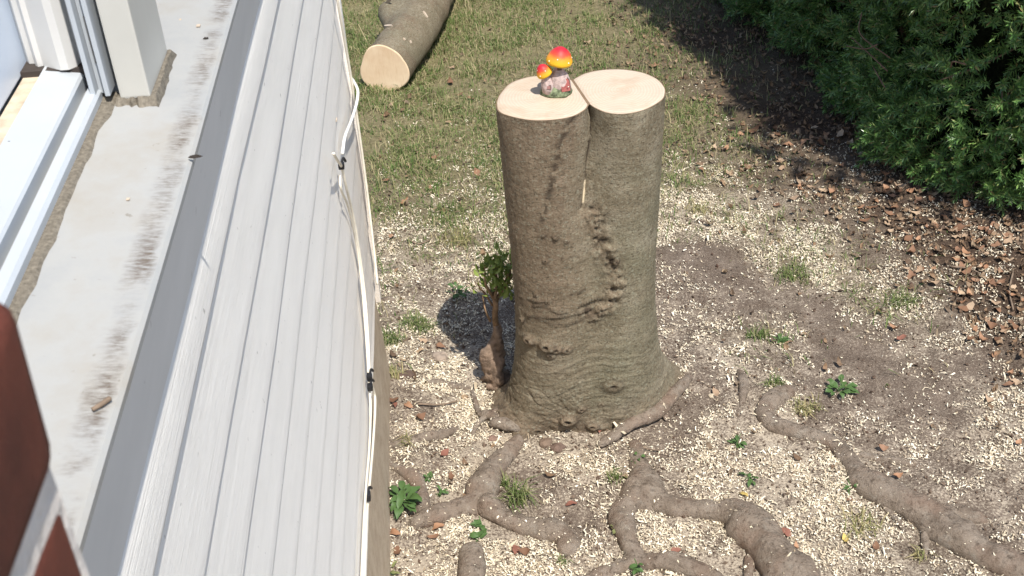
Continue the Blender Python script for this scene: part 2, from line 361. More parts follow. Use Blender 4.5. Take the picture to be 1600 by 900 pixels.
for xx in (f1[0]-.003, f2[0]-.004): link('track_fin', box(xx, xx+.006, yt-.016, yt+.035, ZS+.012, TOPZ, .001), FRAME, HOUSE)
chn = link('track_channel', box(f1[0]+.0035, f2[0]-.0045, yt+.0, yt+.034, ZS+.010, TOPZ), FRAME, HOUSE)
link('track_slot', box(f1[0]+.008, f2[0]-.007, yt-.002, yt+.01, ZS+.05, ZS+.11), simple('slot_grey', (.22, .22, .22), .6), HOUSE)
link('window_head', box(-.75, XL, Y0, YC-.02, TOPZ, TOPZ+.2, .01), SMOOTHW, HOUSE)
link('upper_wall', box(-2.4, -.66, Y0-.3, YC-.02, 2.205, TOPZ+.2), SMOOTHW, HOUSE)

# ------------------------------------------------------------------ brick pier close to the camera
t = NT('brick_red'); co = t.coord(); col = t.ramp(t.noise(co, 22, 7, .65), [(.3, (.10, .028, .019)), (.6, (.19, .052, .032)), (.8, (.27, .085, .05))])
t.bump(t.noise(co, 260, 6, .75), .9, .004); BRK = t.fin(col, .65, .3)
MORT = simple('mortar', (.72, .66, .6), .95, .1, .2, 60, .8, .006)
r_ = RM@_d(90, 725); r_ /= np.linalg.norm(r_); BP = CAM+r_*.45
PIER = tag(empty('brick_pier', (float(BP[0])-.1, float(BP[1])-.2, 0)), 'dark red brick pier corner with pale mortar close to the camera', 'brick pier')
bh = .070; jt = .014; zj = BP[2]
link('mortar', box(BP[0]-.50, BP[0]-.002, BP[1]-1.0, BP[1]-.002, -.2, zj+.055), MORT, PIER)
import bmesh
def brick_mesh(lx, ly, lz):
    bm = bmesh.new(); bmesh.ops.create_cube(bm, size=1)
    for v in bm.verts: v.co = (v.co.x*lx, v.co.y*ly, v.co.z*lz)
    bmesh.ops.bevel(bm, geom=bm.edges[:], offset=.010, segments=3, affect='EDGES', profile=.6)
    me = bpy.data.meshes.new('brick'); bm.to_mesh(me); bm.free()
    me.polygons.foreach_set('use_smooth', np.ones(len(me.polygons), bool)); return me
BL = brick_mesh(.10, .215, bh); me_b = [BL]
BL.materials.append(BRK)
for rowi in range(10):
    zc = zj+jt*.5+bh/2-rowi*(bh+jt) if rowi < 1 else zj-jt*.5-bh/2-(rowi-1)*(bh+jt)
    y = BP[1]-.1075-(0 if rowi % 2 == 0 else .0)
    for k in range(4):
        for xo in (0, -.114, -.228):
            if xo and rowi: continue
            o = link('brick', BL, BRK, PIER)
            o.location = (float(BP[0])-.05+xo+random.uniform(-.001, .001)+(.004 if rowi == 0 else 0), float(y-k*.229-(.0 if rowi % 2 == 0 or k == 0 else .1)), float(zc))
            o.rotation_euler = (random.uniform(-.01, .01), .06 if rowi == 0 else random.uniform(-.01, .01), random.uniform(-.015, .015))

# ------------------------------------------------------------------ cut tree stump
ZT = 1.30
Lp = [(894,125),(880,119),(846,118),(820,121),(795,131),(780,148),(775.5,163),(780,175),(800,182.5),(830,188),(865,187.5),(895,182),(914,172),(921,163)]
Rp = [(921,163),(930,169),(945,175.5),(965,178.5),(990,176.5),(1015,168.5),(1035,156),(1040,145),(1038,135),(1025,122),(1000,112),(970,108),(940,109),(915,114),(900,121),(894,125)]
Lw = np.array([onz(u, v, ZT)[:2] for u, v in Lp]); Rw = np.array([onz(u, v, ZT)[:2] for u, v in Rp])
SC = np.array([.392, 3.435])
def dense(P): return spline(P, 10)
outl = np.vstack([dense(Lw)[:-1], dense(Rw)[:-1]])
def polar(P):
    d = P-SC; th = np.arctan2(d[:, 1], d[:, 0]); return th, np.hypot(d[:, 0], d[:, 1])
NTH = 560; TH = np.arange(NTH)/NTH*2*np.pi-np.pi
th, rr = polar(outl); o_ = np.argsort(th); RT = np.interp(TH, th[o_], rr[o_], period=2*np.pi)
Bp = [(764,652),(772,670),(800,684),(850,682),(890,672),(940,678),(985,670),(1030,652),(1060,625),(1072,600),(1066,580)]
Bw = np.array([onz(u, v, .0)[:2] for u, v in Bp]); thb, rb = polar(Bw)
thb = np.concatenate([thb, np.radians([35, 60, 90, 120, 150, 172])]); rb = np.concatenate([rb, [.40, .36, .33, .34, .36, .34]])
o_ = np.argsort(thb % (2*np.pi)); RB = np.interp(TH % (2*np.pi), (thb % (2*np.pi))[o_], rb[o_], period=2*np.pi)
fk = np.fft.rfft(RT); kk = np.arange(len(fk))
def smooth(sig_deg): s = math.radians(sig_deg); return np.fft.irfft(fk*np.exp(-.5*(kk*s)**2), NTH)
RB = np.fft.irfft(np.fft.rfft(RB)*np.exp(-.5*(kk*math.radians(5))**2), NTH)
zs = np.concatenate([np.linspace(-.12, .35, 110, endpoint=False), np.linspace(.35, ZT, 170)])
ct, st = np.cos(TH), np.sin(TH)
rad = np.zeros((len(zs), NTH))
for i, z in enumerate(zs):
    s = ZT-z; sg = np.interp(s, [0, .03, .1, .25, .5, 1.3], [.6, 2.4, 7.5, 14, 20, 26])
    R0 = smooth(sg)*(1-.035*math.exp(-((s-.75)/.35)**2))
    zz = max(z, 0.); scale = np.where(ct < -.2, .12, .19)
    g = np.exp(-(zz/scale)**1.1)
    rad[i] = R0+(RB-R0)*g
def trunk_pos(rad): return np.stack([SC[0]+rad*ct, SC[1]+rad*st, np.repeat(zs[:, None], NTH, 1)], -1)
P0 = trunk_pos(rad); flat = P0.reshape(-1, 3); PX = proj(flat); frontm = (flat[:, 1] < SC[1]+.06)
def on_trunk(u, v):
    d = (PX[:, 0]-u)**2+(PX[:, 1]-v)**2+np.where(frontm, 0, 1e9); return flat[np.argmin(d)]
th2 = np.repeat(TH[None], len(zs), 0); z2 = np.repeat(zs[:, None], NTH, 1); X_, Y_, Z_ = P0[..., 0], P0[..., 1], P0[..., 2]
disp = .010*(fbm(X_*9, Y_*9, Z_*7, 11)-.5)
warp = .03*(fbm(X_*8, Y_*8, Z_*4, 12)-.5)*2+.05*np.sin(th2*2+1.)*.5
lowl = np.clip((.75-Z_)/.4, 0, 1)
wr = vnoise(X_*7, Y_*7, (Z_+warp)*75, 13); wr2 = vnoise(X_*10, Y_*10, (Z_+warp*1.4)*34, 14)
disp += (.0009+.0022*lowl)*(np.abs(wr-.5)*2-.5)+(.0006+.0016*lowl)*(np.abs(wr2-.5)*2-.5)+.0016*(1-lowl)*(vnoise(X_*85, Y_*85, Z_*9, 21)-.5)
disp += .0034*(fbm(X_*55, Y_*55, Z_*70, 15, 4)-.5)
foot = np.exp(-np.maximum(Z_, 0)/.09)
disp += foot*.085*(fbm(X_*13, Y_*13, Z_*10, 16)-.5)
crk = np.zeros_like(disp); brn = np.zeros_like(disp); lite = np.zeros_like(disp)
def dist_path(pts):
    Q = spline([on_trunk(*p) for p in pts], 14); d = np.full(len(flat), 9.)
    for q in Q: d = np.minimum(d, np.linalg.norm(flat-q, axis=1))
    return d.reshape(rad.shape)
# seam between the two stems, old diagonal scar, rough callus patch
d = dist_path([(922, 168), (925, 190), (922, 225), (916, 265), (915, 290), (908, 328)]); crk += np.exp(-(d/.004)**2)*np.clip(.35+1.2*vnoise(X_*30, Y_*30, Z_*30, 31), 0, 1); disp -= .010*np.exp(-(d/.010)**2)+.006*np.exp(-(d/.03)**2)
d = dist_path([(893, 172), (880, 215), (868, 260), (858, 300), (846, 345)]); e = np.exp(-(d/.012)**2); crk += .7*e*(vnoise(X_*70, Y_*70, Z_*70, 17) > .42); disp += e*.008*(fbm(X_*50, Y_*50, Z_*50, 18)-.6); brn += np.exp(-(d/.04)**2)
d = dist_path([(914, 285), (911, 318)]); lite += np.exp(-(d/.004)**2)
d = dist_path([(928, 335), (938, 370), (950, 405), (962, 440), (948, 475), (925, 490)]); e = np.exp(-(d/.034)**2); lump = fbm(X_*42, Y_*42, Z_*42, 19, 3)
disp += e*.058*(lump-.45); crk += e*np.clip((.44-lump)*7, 0, 1)*.9; brn += e*.7
for path in ([(800, 478), (840, 478), (880, 487), (930, 465)], [(825, 492), (870, 495), (920, 485)], [(838, 500), (880, 508), (940, 490)], [(810, 462), (850, 470), (900, 458), (945, 440)], [(800, 375), (850, 368), (870, 372)], [(880, 405), (915, 402)], [(905, 510), (930, 505)]):
    d = dist_path(path); e = np.exp(-(d/.006)**2); nz = vnoise(X_*18, Y_*18, Z_*18, 23); disp += e*.018*(nz-.25); crk += np.exp(-((d-.006)/.004)**2)*(nz > .4)*.5
# knots with a raised collar and a dark eye
for (u, v, R, hgt) in [(828,532,.020,.020),(856,541,.024,.028),(872,546,.016,.016),(887,547,.015,.012),(862,556,.014,.014),(957,604,.030,.016),(890,655,.026,.032),(909,641,.015,.012),(940,634,.011,.006),(886,378,.007,.008),(852,408,.009,.008),(962,410,.012,.014),(838,462,.006,.008),(856,474,.007,.007),(815,500,.010,.012),(1024,290,.006,.006),(1020,357,.007,.006),(800,664,.022,.02),(815,686,.026,.03),(780,648,.03,.018),(840,676,.02,.018),(925,668,.02,.015)]:
    c_ = on_trunk(u, v); dd = np.linalg.norm((flat-c_)*[1, 1, 1.25], axis=1).reshape(rad.shape)
    disp += 1.25*hgt*np.exp(-(dd/R)**2)-hgt*1.15*np.exp(-(dd/(R*.42))**2); crk += .95*np.exp(-(dd/(R*.34))**2)+.4*np.exp(-((dd-R*1.25)/(R*.22))**2); brn += .6*np.exp(-(dd/(R*1.3))**2)
# curved folds above the root collar
fold = np.abs(vnoise(th2*5+Z_*8, Z_*30+2.2*np.sin(th2*3), 0, 29)-.5)*2
fm = np.clip((.32-Z_)/.15, 0, 1)*np.clip(.2-ct, 0, 1); disp -= .012*fm*np.clip(.25-fold, 0, 1)*4*.35; crk += fm*np.clip(.12-fold, 0, 1)*3
rim = np.clip((Z_-(ZT-.012))/.012, 0, 1); disp *= (1-.8*rim)
P1 = trunk_pos(rad+disp)
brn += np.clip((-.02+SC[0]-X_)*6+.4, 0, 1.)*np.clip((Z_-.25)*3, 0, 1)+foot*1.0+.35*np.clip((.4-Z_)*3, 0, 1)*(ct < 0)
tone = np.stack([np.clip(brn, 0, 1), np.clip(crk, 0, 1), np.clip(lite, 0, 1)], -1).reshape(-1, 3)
def bark(name):
    t = NT(name); z3 = t.attr('tone'); co = t.coord((1, 1, 1.2))
    g = t.ramp(t.noise(co, 8, 8, .7), [(.28, (.11, .087, .055)), (.5, (.19, .157, .106)), (.72, (.28, .243, .178))])
    g = t.mix(t.ramp(t.noise(co, 3.2, 4, .6), [(.4, 0.), (.65, .45)]), g, (.165, .16, .105))
    b_ = t.ramp(t.noise(co, 10, 8, .7), [(.3, (.115, .08, .053)), (.6, (.205, .15, .103)), (.8, (.29, .22, .16))])
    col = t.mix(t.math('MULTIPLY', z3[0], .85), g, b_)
    strk = t.noise(t.coord((6, 6, 30)), 4, 6, .7, .8); col = t.mix(t.ramp(strk, [(.34, .55), (.44, 0.)]), col, (.07, .055, .035))
    vert = t.noise(t.coord((46, 46, 7)), 4, 5, .7); col = t.mix(t.ramp(vert, [(.5, 0.), (.7, .35)]), col, (.33, .28, .19))
    lich = t.ramp(t.noise(co, 90, 5, .75), [(.52, 0.), (.68, .5)]); col = t.mix(lich, col, (.34, .35, .27))
    dk = t.ramp(t.noise(co, 120, 4, .7), [(.37, .7), (.47, 0.)]); col = t.mix(dk, col, (.06, .048, .032))
    col = t.mix(z3[1], col, (.032, .022, .016)); col = t.mix(z3[2], col, (.75, .62, .42))
    h = t.math('ADD', t.math('MULTIPLY', strk, .3), t.math('ADD', t.math('MULTIPLY', vert, .15), t.math('MULTIPLY', t.noise(co, 110, 6, .7), .6)))
    t.bump(h, .65, .010); return t.fin(col, .85, .15)
BARK = bark('beech_bark')
STUMP = tag(empty('tree_stump', (float(SC[0]), float(SC[1]), 0)), 'tall twin stemmed tree stump with two pale fresh cut faces and spreading roots', 'tree stump')
Vt = P1.reshape(-1, 3); F = grid_faces(len(zs), NTH, True)
trunk = link('trunk', mesh('trunk', Vt, F, True, {'tone': tone}), BARK, STUMP)
topring = P1[-1]
t = NT('fresh_cut_wood'); co = t.coord(); n1 = t.noise(co, 11, 5, .6)
col = t.ramp(n1, [(.3, (.48, .385, .29)), (.5, (.54, .455, .36)), (.7, (.52, .43, .345))])
sawm = t.noise(t.coord((5, 60, 1)), 3, 4, .6); col = t.mix(t.ramp(sawm, [(.45, 0.), (.75, .35)]), col, (.40, .30, .21))
col = t.mix(t.ramp(t.noise(co, 5, 4, .6, 1.), [(.5, 0.), (.72, .5)]), col, (.38, .275, .19))
gco = t.n('ShaderNodeTexCoord').outputs['Generated']; mpg = t.n('ShaderNodeMapping'); mpg.inputs['Location'].default_value = (-.5, -.48, 0); t.l(gco, mpg.inputs[0])
wvt = t.n('ShaderNodeTexWave', wave_type='RINGS', rings_direction='Z'); wvt.inputs['Scale'].default_value = 9; wvt.inputs['Distortion'].default_value = 2.2; wvt.inputs['Detail'].default_value = 4; wvt.inputs['Detail Scale'].default_value = 1.6; t.l(mpg.outputs[0], wvt.inputs[0])
col = t.mix(t.math('MULTIPLY', wvt.outputs['Fac'], .26), col, (.36, .27, .19)); col = t.mix(t.ramp(t.noise(t.coord((14, 90, 1)), 3, 4, .7, .4), [(.58, 0.), (.72, .35)]), col, (.33, .24, .16))
t.bump(sawm, .4, .004); CUT = t.fin(col, .85, .12)
def cutface(name, W):
    D = dense(W)[:-1]; cen = D.mean(0); D = cen+(D-cen)*.975; n = len(D)
    V = [(*cen, ZT+.004)]; F = []
    rings = [.25, .5, .75, .93, 1.0]
    for s in rings:
        for k, p in enumerate(D):
            q = cen+(p-cen)*s; V.append((*q, ZT+.003+.004*(1-s)+.003*(float(fbm(q[0]*14, q[1]*14, 0, 41, 2))-.5)-(.003 if s == 1 else 0)))
    F += [[0, 1+k, 1+(k+1) % n] for k in range(n)]
    for a_ in range(len(rings)-1): F += [[1+a_*n+k, 1+(a_+1)*n+k, 1+(a_+1)*n+(k+1) % n, 1+a_*n+(k+1) % n] for k in range(n)]
    V += [(*p, ZT-.03) for p in D]; b0 = 1+(len(rings)-1)*n; b1 = 1+len(rings)*n
    F += [[b0+k, b1+k, b1+(k+1) % n, b0+(k+1) % n] for k in range(n)]
    return link(name, mesh(name, V, F, False), CUT, STUMP)
cutface('cut_face', Lw)['label'] = 'pale fresh cut face of the left stem'
cutface('cut_face', Rw)['label'] = 'pale fresh cut face of the right stem'
tp = np.vstack([topring+[0, 0, -.0005], [[*SC, ZT-.001]]]); n = NTH
link('bark_rim', mesh('rim', tp, [[k, (k+1) % n, n] for k in range(n)]), simple('inner_bark', (.2, .14, .09), .9, .1), STUMP)
# roots : measured centre lines, half widths in photo pixels, lift of the axis
t = NT('root_bark'); co = t.coord(); col = t.ramp(t.noise(co, 16, 8, .7), [(.28, (.16, .123, .092)), (.5, (.27, .216, .168)), (.75, (.37, .31, .25))])
col = t.mix(t.ramp(t.noise(co, 48, 6, .75), [(.37, .7), (.48, 0.)]), col, (.075, .055, .04)); col = t.mix(t.ramp(t.noise(co, 20, 6, .75), [(.54, 0.), (.66, .6)]), col, (.36, .32, .265)); col = t.mix(t.ramp(t.noise(co, 7, 4, .6), [(.5, 0.), (.66, .5)]), col, (.24, .155, .11))
t.bump(t.noise(co, 45, 8, .75), 1., .02); ROOT = t.fin(col, .9, .12)
ROOTS = [
([(812,688),(800,706),(772,735),(755,768),(742,790),(705,800),(668,814),(640,828)], [13,16,22,25,24,19,19,12], .3),
([(752,785),(785,812),(830,825),(872,834),(888,850),(882,872)], [22,18,20,21,21,12], .35),
([(662,812),(660,778),(648,757),(628,748),(606,738)], [14,10,10,8,6], .5),
([(590,716),(640,701),(690,685),(724,668)], [10,10,9,7], .4),
([(655,602),(700,602),(738,611)], [5,8,5], .2), ([(580,484),(604,483),(626,484)], [6,7,4], .2), ([(1154,580),(1162,606),(1158,636)], [6,7,5], .5),
([(990,688),(997,722),(1005,752),(1010,782)], [9,16,28,40], .15),
([(1006,770),(982,792),(970,815),(980,846),(990,870),(992,890)], [24,22,19,18,19,20], .4),
([(992,882),(960,892),(925,910),(890,930)], [15,13,13,12], .35), ([(990,880),(1030,880),(1080,888),(1115,902),(1140,930)], [16,16,17,16,14], .35),
([(1016,782),(1060,794),(1110,798),(1150,806),(1182,836),(1208,872),(1235,915),(1260,960)], [24,18,19,27,36,40,40,38], .3),
([(1172,865),(1170,890),(1166,915)], [9,8,7], .5),
([(1244,606),(1212,625),(1194,645),(1210,666),(1258,676),(1300,690),(1322,712),(1346,746),(1382,772),(1430,796),(1480,832),(1532,862),(1610,896),(1680,930)], [9,16,17,17,15,14,19,25,27,30,33,31,27,24], .1),
([(1426,798),(1444,826),(1446,868)], [8,7,5], .5), ([(1366,775),(1396,806),(1418,836)], [6,6,4], .5), ([(1450,800),(1500,798),(1545,812)], [18,15,8], -.1),([(1330,705),(1390,716),(1450,728)], [8,6,4], .0),
([(740,856),(736,884),(730,930)], [20,22,22], .35),
([(935,703),(968,684),(1000,668),(1030,652),(1056,625),(1080,595)], [8,10,13,13,13,8], 1.2), ([(1034,646),(1042,660)], [8,6], 1.), ([(1070,602),(1050,598)], [7,7], 1.),
([(738,612),(748,648),(762,656),(800,668)], [4,5,8,11], 1.), ([(738,684),(752,664),(775,655),(810,660),(850,668)], [4,5,8,10,8], 1.3), ([(765,668),(800,676),(838,674)], [8,11,8], 1.2),
]
ROOTV = []
for i, (pts, hw, lift) in enumerate(ROOTS):
    C_ = np.array([onz(u, v) for u, v in pts]); R_ = np.array([h*np.linalg.norm(c-CAM)/FPX for c, h in zip(C_, hw)])
    Q = spline(np.column_stack([C_, R_]), 12); P = Q[:, :3]; R = np.maximum(Q[:, 3]*(.93 if i != 13 else .9), .003)
    for _ in range(4): P[1:-1] = (P[:-2]+2*P[1:-1]+P[2:])/4
    P[:, 2] = gz(P[:, 0], P[:, 1])+R*(lift-.19+(.14 if i == 13 else 0) if lift < .9 else lift)
    for _ in range(6): P[1:-1, 2] = (P[:-2, 2]+P[1:-1, 2]+P[2:, 2])/3
    e = np.minimum(np.arange(len(P)), np.arange(len(P))[::-1]); R2 = R*np.interp(e, [0, 1, 3, 5], [.35, .7, .95, 1.]) if i not in (7,) else R
    P[:, 2] -= R*np.interp(e, [0, 4], [.5, 0])
    R2 = R2*(1+.10*np.sin(np.arange(len(P))*.22+i)); V, F = tube(P, R2, 22, .34, 9, 60+i, .85, True, 8); V = V+(np.column_stack([.3*_q, .3*_q, _q]) if (_q := .016*(fbm(V[:, 0]*38, V[:, 1]*38, V[:, 2]*38, 77, 4)-.5)) is not None else 0)
    ROOTV.append(V[(V[:, 2] > np.repeat(P[:, 2]+.35*R2, 22))])
    link('root', mesh('root', V, F, True), ROOT, STUMP)

# ------------------------------------------------------------------ toadstool cottage ornament on the left cut face
ob = onz(871, 150, ZT+.006); OX, OY, OZ = ob[0], ob[1]+.02, ZT+.0065
ORN = tag(empty('mushroom_ornament', (float(OX), float(OY), float(OZ))), 'little toadstool cottage ornament with red and yellow caps on the left cut face', 'garden ornament')
t = NT('toadstool_glaze'); xyz = t.n('ShaderNodeSeparateXYZ'); t.l(t.n('ShaderNodeTexCoord').outputs['Generated'], xyz.inputs[0])
hf = t.math('ADD', xyz.outputs[2], t.math('MULTIPLY', t.math('SUBTRACT', t.noise(t.coord(), 60, 3), .5), .16))
CAPM = t.fin(t.ramp(hf, [(.25, (.72, .42, .02)), (.5, (.76, .27, .03)), (.68, (.58, .07, .035)), (.9, (.48, .02, .035))]), .5, .3)
STUC = simple('ornament_stucco', (.42, .33, .31), .7, .2, .4, 90, .8, .003)
MOSS = island('ornament_moss', [(.12, .17, .09), (.2, .2, .12)], .9); MOSS = simple('ornament_moss2', (.17, .20, .12), .9, .1, .7, 90, 1., .004)
DOORM = simple('ornament_door', (.30, .09, .08), .5, .3, .35, 90, .5, .002); DARK = simple('ornament_frame', (.10, .06, .05), .7); SPOT = simple('ornament_spot', (.9, .85, .75), .4)
def lathe(prof, cx, cy, cz, seg=28, sx=1., sy=1., tilt=(0, 0), wob=0., seed=0):
    a = np.arange(seg)/seg*2*np.pi; V = []
    for r, z in prof:
        f = 1+wob*(vnoise(np.cos(a)*2+5, np.sin(a)*2+5, z*30, seed)-.5)
        V.append(np.stack([r*f*np.cos(a)*sx+z*tilt[0], r*f*np.sin(a)*sy+z*tilt[1], np.full(seg, z)], 1)+[cx, cy, cz])
    V = np.vstack(V); F = grid_faces(len(prof), seg, True).tolist()+[list(range(seg))[::-1], [(len(prof)-1)*seg+k for k in range(seg)]]
    return V, F
def part(name, VF, mat, parent=ORN, smooth=True): return link(name, mesh(name, VF[0], VF[1], smooth), mat, parent)
part('grass_base', lathe([(.045, 0), (.047, .006), (.044, .02), (.038, .030), (.03, .034)], OX+.001, OY, OZ, 40, 1, .8, (0, 0), .35, 3), MOSS)
part('cottage_wall', lathe([(.036, .01), (.036, .03), (.034, .048), (.029, .062), (.020, .074), (.0125, .084), (.0125, .108)], OX+.013, OY, OZ, 32, .95, .85, (-.06, 0), .12, 4), STUC)['label'] = 'pinkish stucco cottage with the door'
part('cottage_wall', lathe([(.024, .01), (.024, .03), (.021, .045), (.014, .06), (.009, .068), (.007, .085)], OX-.022, OY-.008, OZ, 28, .9, .9, (-.16, 0), .12, 5), STUC)['label'] = 'narrower stucco cottage with the small window'
capprof = [(.012, -.004), (.030, -.006), (.0395, -.002), (.041, .005), (.038, .013), (.031, .026), (.022, .036), (.012, .0425), (.004, .0445), (.001, .045)]
big = part('cap', lathe([(r*1.02, z*1.1) for r, z in capprof], 0, 0, 0, 36, 1, 1, (0, 0), .05, 6), CAPM)
big.matrix_parent_inverse = Matrix.Identity(4); big.location = (.010, 0, .104); big.rotation_euler = (.0, .16, 0); big['label'] = 'large red cap with yellow rim'
small = part('cap', lathe([(r*.62, z*.75) for r, z in capprof], 0, 0, 0, 32, 1, 1, (0, 0), .05, 7), CAPM)
small.matrix_parent_inverse = Matrix.Identity(4); small.location = (-.036, -.010, .074); small.rotation_euler = (.12, -.42, 0); small['label'] = 'small orange cap leaning left'
def blob(r): return lathe([(r*.2, -r), (r*.8, -r*.5), (r, 0), (r*.8, r*.5), (r*.2, r)], 0, 0, 0, 10)
for par, sc_, spots in ((big, 1., [(0.2, .3), (-1.9, .45), (-.9, .25), (2.4, .5), (-2.6, .2), (1.2, .6)]), (small, .64, [(-2.2, .3), (-1.2, .55), (2.7, .4), (-2.9, .7)])):
    for an, hh in spots:
        zz = hh*.045*1.05*(sc_ if sc_ == 1 else .7); rr_ = np.interp(hh, [0, .3, .6, .8, 1], [.041, .038, .030, .02, .0])*(1.02 if sc_ == 1 else .62)
        s_ = part('spot', blob(.0022*sc_**.5), SPOT, par); s_.parent = par; s_.matrix_parent_inverse = Matrix.Identity(4); s_.location = (rr_*math.cos(an), rr_*math.sin(an), zz)
def arch(w, h, n=10): return [(-w, 0), (w, 0)]+[(w*math.cos(x), h-w+w*math.sin(x)) for x in np.linspace(0, math.pi, n)]
def plate(outl, c, dirn, th, lean=0.):
    dx = np.array([dirn[1]*-1., dirn[0], 0.])*-1; nrm = np.array([dirn[0], dirn[1], 0.]); n = len(outl); V = []
    for dpt in (-.01, th): V += [np.array(c)+dx*(-a_)+nrm*(dpt-lean*b_)+np.array([0, 0, b_]) for a_, b_ in outl]
    return V, [list(range(n))[::-1], list(range(n, 2*n))]+[[k, (k+1) % n, n+(k+1) % n, n+k] for k in range(n)]
nd = np.array([.22, -1.]); nd /= np.linalg.norm(nd); dc = (OX+.019+nd[0]*.03, OY+nd[1]*.0305, OZ+.018)
part('door_frame', plate(arch(.0165, .044), dc, nd, .0008, .28), DARK, ORN, False)
dcm = (dc[0]+nd[0]*.0009, dc[1]+nd[1]*.0009, dc[2]+.001)
dr = part('door', plate(arch(.0135, .039), dcm, nd, .0022, .28), DOORM, ORN, False)
part('door_knob', lathe([(.0005, -.0015), (.0015, -.001), (.0018, 0), (.0015, .001), (.0005, .0015)], dcm[0]+nd[0]*.003+.007, dcm[1]+nd[1]*.0025-.001, dcm[2]+.016, 8), SPOT, dr)
nw = np.array([-.15, -1.]); nw /= np.linalg.norm(nw); wc = (OX-.024+nw[0]*.02, OY-.008+nw[1]*.0205, OZ+.028)
part('window', plate([(-.007, 0), (.007, 0), (.007, .013), (-.007, .013)], wc, nw, .0012, .2), DARK, ORN, False)
part('pane', plate([(-.005, .002), (.005, .002), (.005, .011), (-.005, .011)], (wc[0], wc[1]-.001, wc[2]), nw, .0012, .2), simple('ornament_pane', (.3, .16, .15), .4), ORN, False)
wc = (OX+.010, OY-.0125, OZ+.082)
part('window', plate([(-.007, 0), (.007, 0), (.007, .011), (-.007, .011)], wc, np.array([.1, -.995]), .0015, .1), DARK, ORN, False)

# ------------------------------------------------------------------ felled log on the grass
c0 = onz(600, 108, .17); LOGR = .137
far = np.array([.28, 8.9, .16])
ax_ = far-c0; Ln = np.linalg.norm(ax_); axn = ax_/Ln
LOG = tag(empty('felled_log', (float(c0[0]), float(c0[1]), 0)), 'felled grey log lying on the grass with its pale sawn end facing us', 'log')
nl, ns = 120, 64; side = np.cross(axn, [0, 0, 1.]); side /= np.linalg.norm(side); up = np.cross(side, axn); V = []; tn_ = []
a = np.arange(ns)/ns*2*np.pi
for i in range(nl):
    s = i/(nl-1); L = s*Ln; cen = c0+ax_*s+side*(.05*math.sin(s*5))
    R = LOGR*(1.0+.03*math.exp(-((L-.5)/.25)**2)-.22*min(1, s*1.6))*np.ones(ns)
    stub = np.exp(-((L-.62)/.13)**2)*np.exp(-((np.arctan2(np.sin(a-2.75), np.cos(a-2.75)))/.5)**2); R = R+.13*stub
    q = cen+np.outer(np.cos(a)*R, side)+np.outer(np.sin(a)*R, up)
    nn = fbm(q[:, 0]*9, q[:, 1]*9, q[:, 2]*9, 71)-.5; q = cen+(q-cen)*(1+.14*nn+.05*np.cos(3*a+1))[:, None]
    V.append(q); tn_.append(np.stack([np.full(ns, .25)+.5*(nn > .05), np.clip(stub*.5, 0, 1)*0, np.zeros(ns)], 1))
V = np.array(V); 
link('log_bark', mesh('log', V.reshape(-1, 3), grid_faces(nl, ns, True).tolist()+[[(nl-1)*ns+k for k in range(ns)]], True, {'tone': np.clip(np.vstack(tn_), 0, 1)}), BARK, LOG)
q0 = V[0]; cen = q0.mean(0); rg = [.01, .35, .7, .96]
VV = np.vstack([cen+(q0-cen)*f-axn*.004 for f in rg]+[q0*1.])
t = NT('log_end_wood'); co = t.coord(); col = t.ramp(t.noise(co, 9, 5, .6), [(.3, (.68, .49, .32)), (.7, (.8, .63, .44))]); col = t.mix(t.ramp(t.noise(t.coord((40, 5, 5)), 3, 5), [(.5, 0.), (.7, .4)]), col, (.58, .39, .22)); LEND = t.fin(col, .85, .1)
cf = link('cut_face', mesh('logend', VV, grid_faces(5, ns, True).tolist()+[list(range(ns))[::-1]]), LEND, LOG)
for (L, ang, ln, wd) in [(.30, 2.0, .09, .018), (.62, 2.5, .14, .012), (1.0, 2.3, .13, .022), (.55, .9, .05, .014), (.18, 1.0, .02, .012), (.2, .7, .02, .01), (1.35, 1.6, .1, .02), (.78, 1.6, .015, .01)]:
    i = int(L/Ln*(nl-1)); j = int(ang/(2*math.pi)*ns); p = V[i, j]; cn = V[i].mean(0); nrm = p-cn; nrm -= axn*(nrm@axn); nrm /= np.linalg.norm(nrm)
    d1 = axn*.6+np.cross(nrm, axn)*random.choice([.7, .9]); d1 /= np.linalg.norm(d1); d2 = np.cross(nrm, d1)
    n = 12; aa = np.arange(n)/n*2*np.pi; o1 = [p+d1*math.cos(x)*ln/2+d2*math.sin(x)*wd/2+nrm*.006 for x in aa]; o2 = [q-nrm*.02 for q in o1]
    link('saw_nick', mesh('nick', o1+o2, [list(range(n)), *[[k, n+k, n+(k+1) % n, (k+1) % n] for k in range(n)]]), CUT, LOG)

# ------------------------------------------------------------------ cables on the wall
CREAM = simple('cream_cable', (.76, .70, .58), .5, .3, .12, 25); WHITEC = simple('white_cable', (.84, .82, .76), .45, .35, .06, 25); BLK = simple('black_clip', (.015, .015, .017), .45, .4)
def cable(px, xo, r, mat, label, name='cable'):
    P = np.array([onx(u, v, xo if not isinstance(xo, (list, tuple)) else xo[i]) for i, (u, v) in enumerate(px)])
    Q = spline(P, 14); V, F = tube(Q, r*.62, 10); base = Q[np.argmin(Q[:, 2])]
    return tag(link(name, mesh(name, V, F, True), mat), label, 'cable', 'cables on the siding')
cable([(520,-60),(527.5,0),(547,112),(562,212),(574,302),(584,388),(590,445)], WX+.020, .0068, CREAM, 'straight cream cable running down along the corner post')
cable([(549,122),(553,128),(559,142),(557,162),(549,188),(539,214),(535,240)], [WX-.02,WX+.02,WX+.04,WX+.035,WX+.025,WX+.018,WX+.013], .0075, WHITEC, 'looping white cable that hooks out round the house corner')
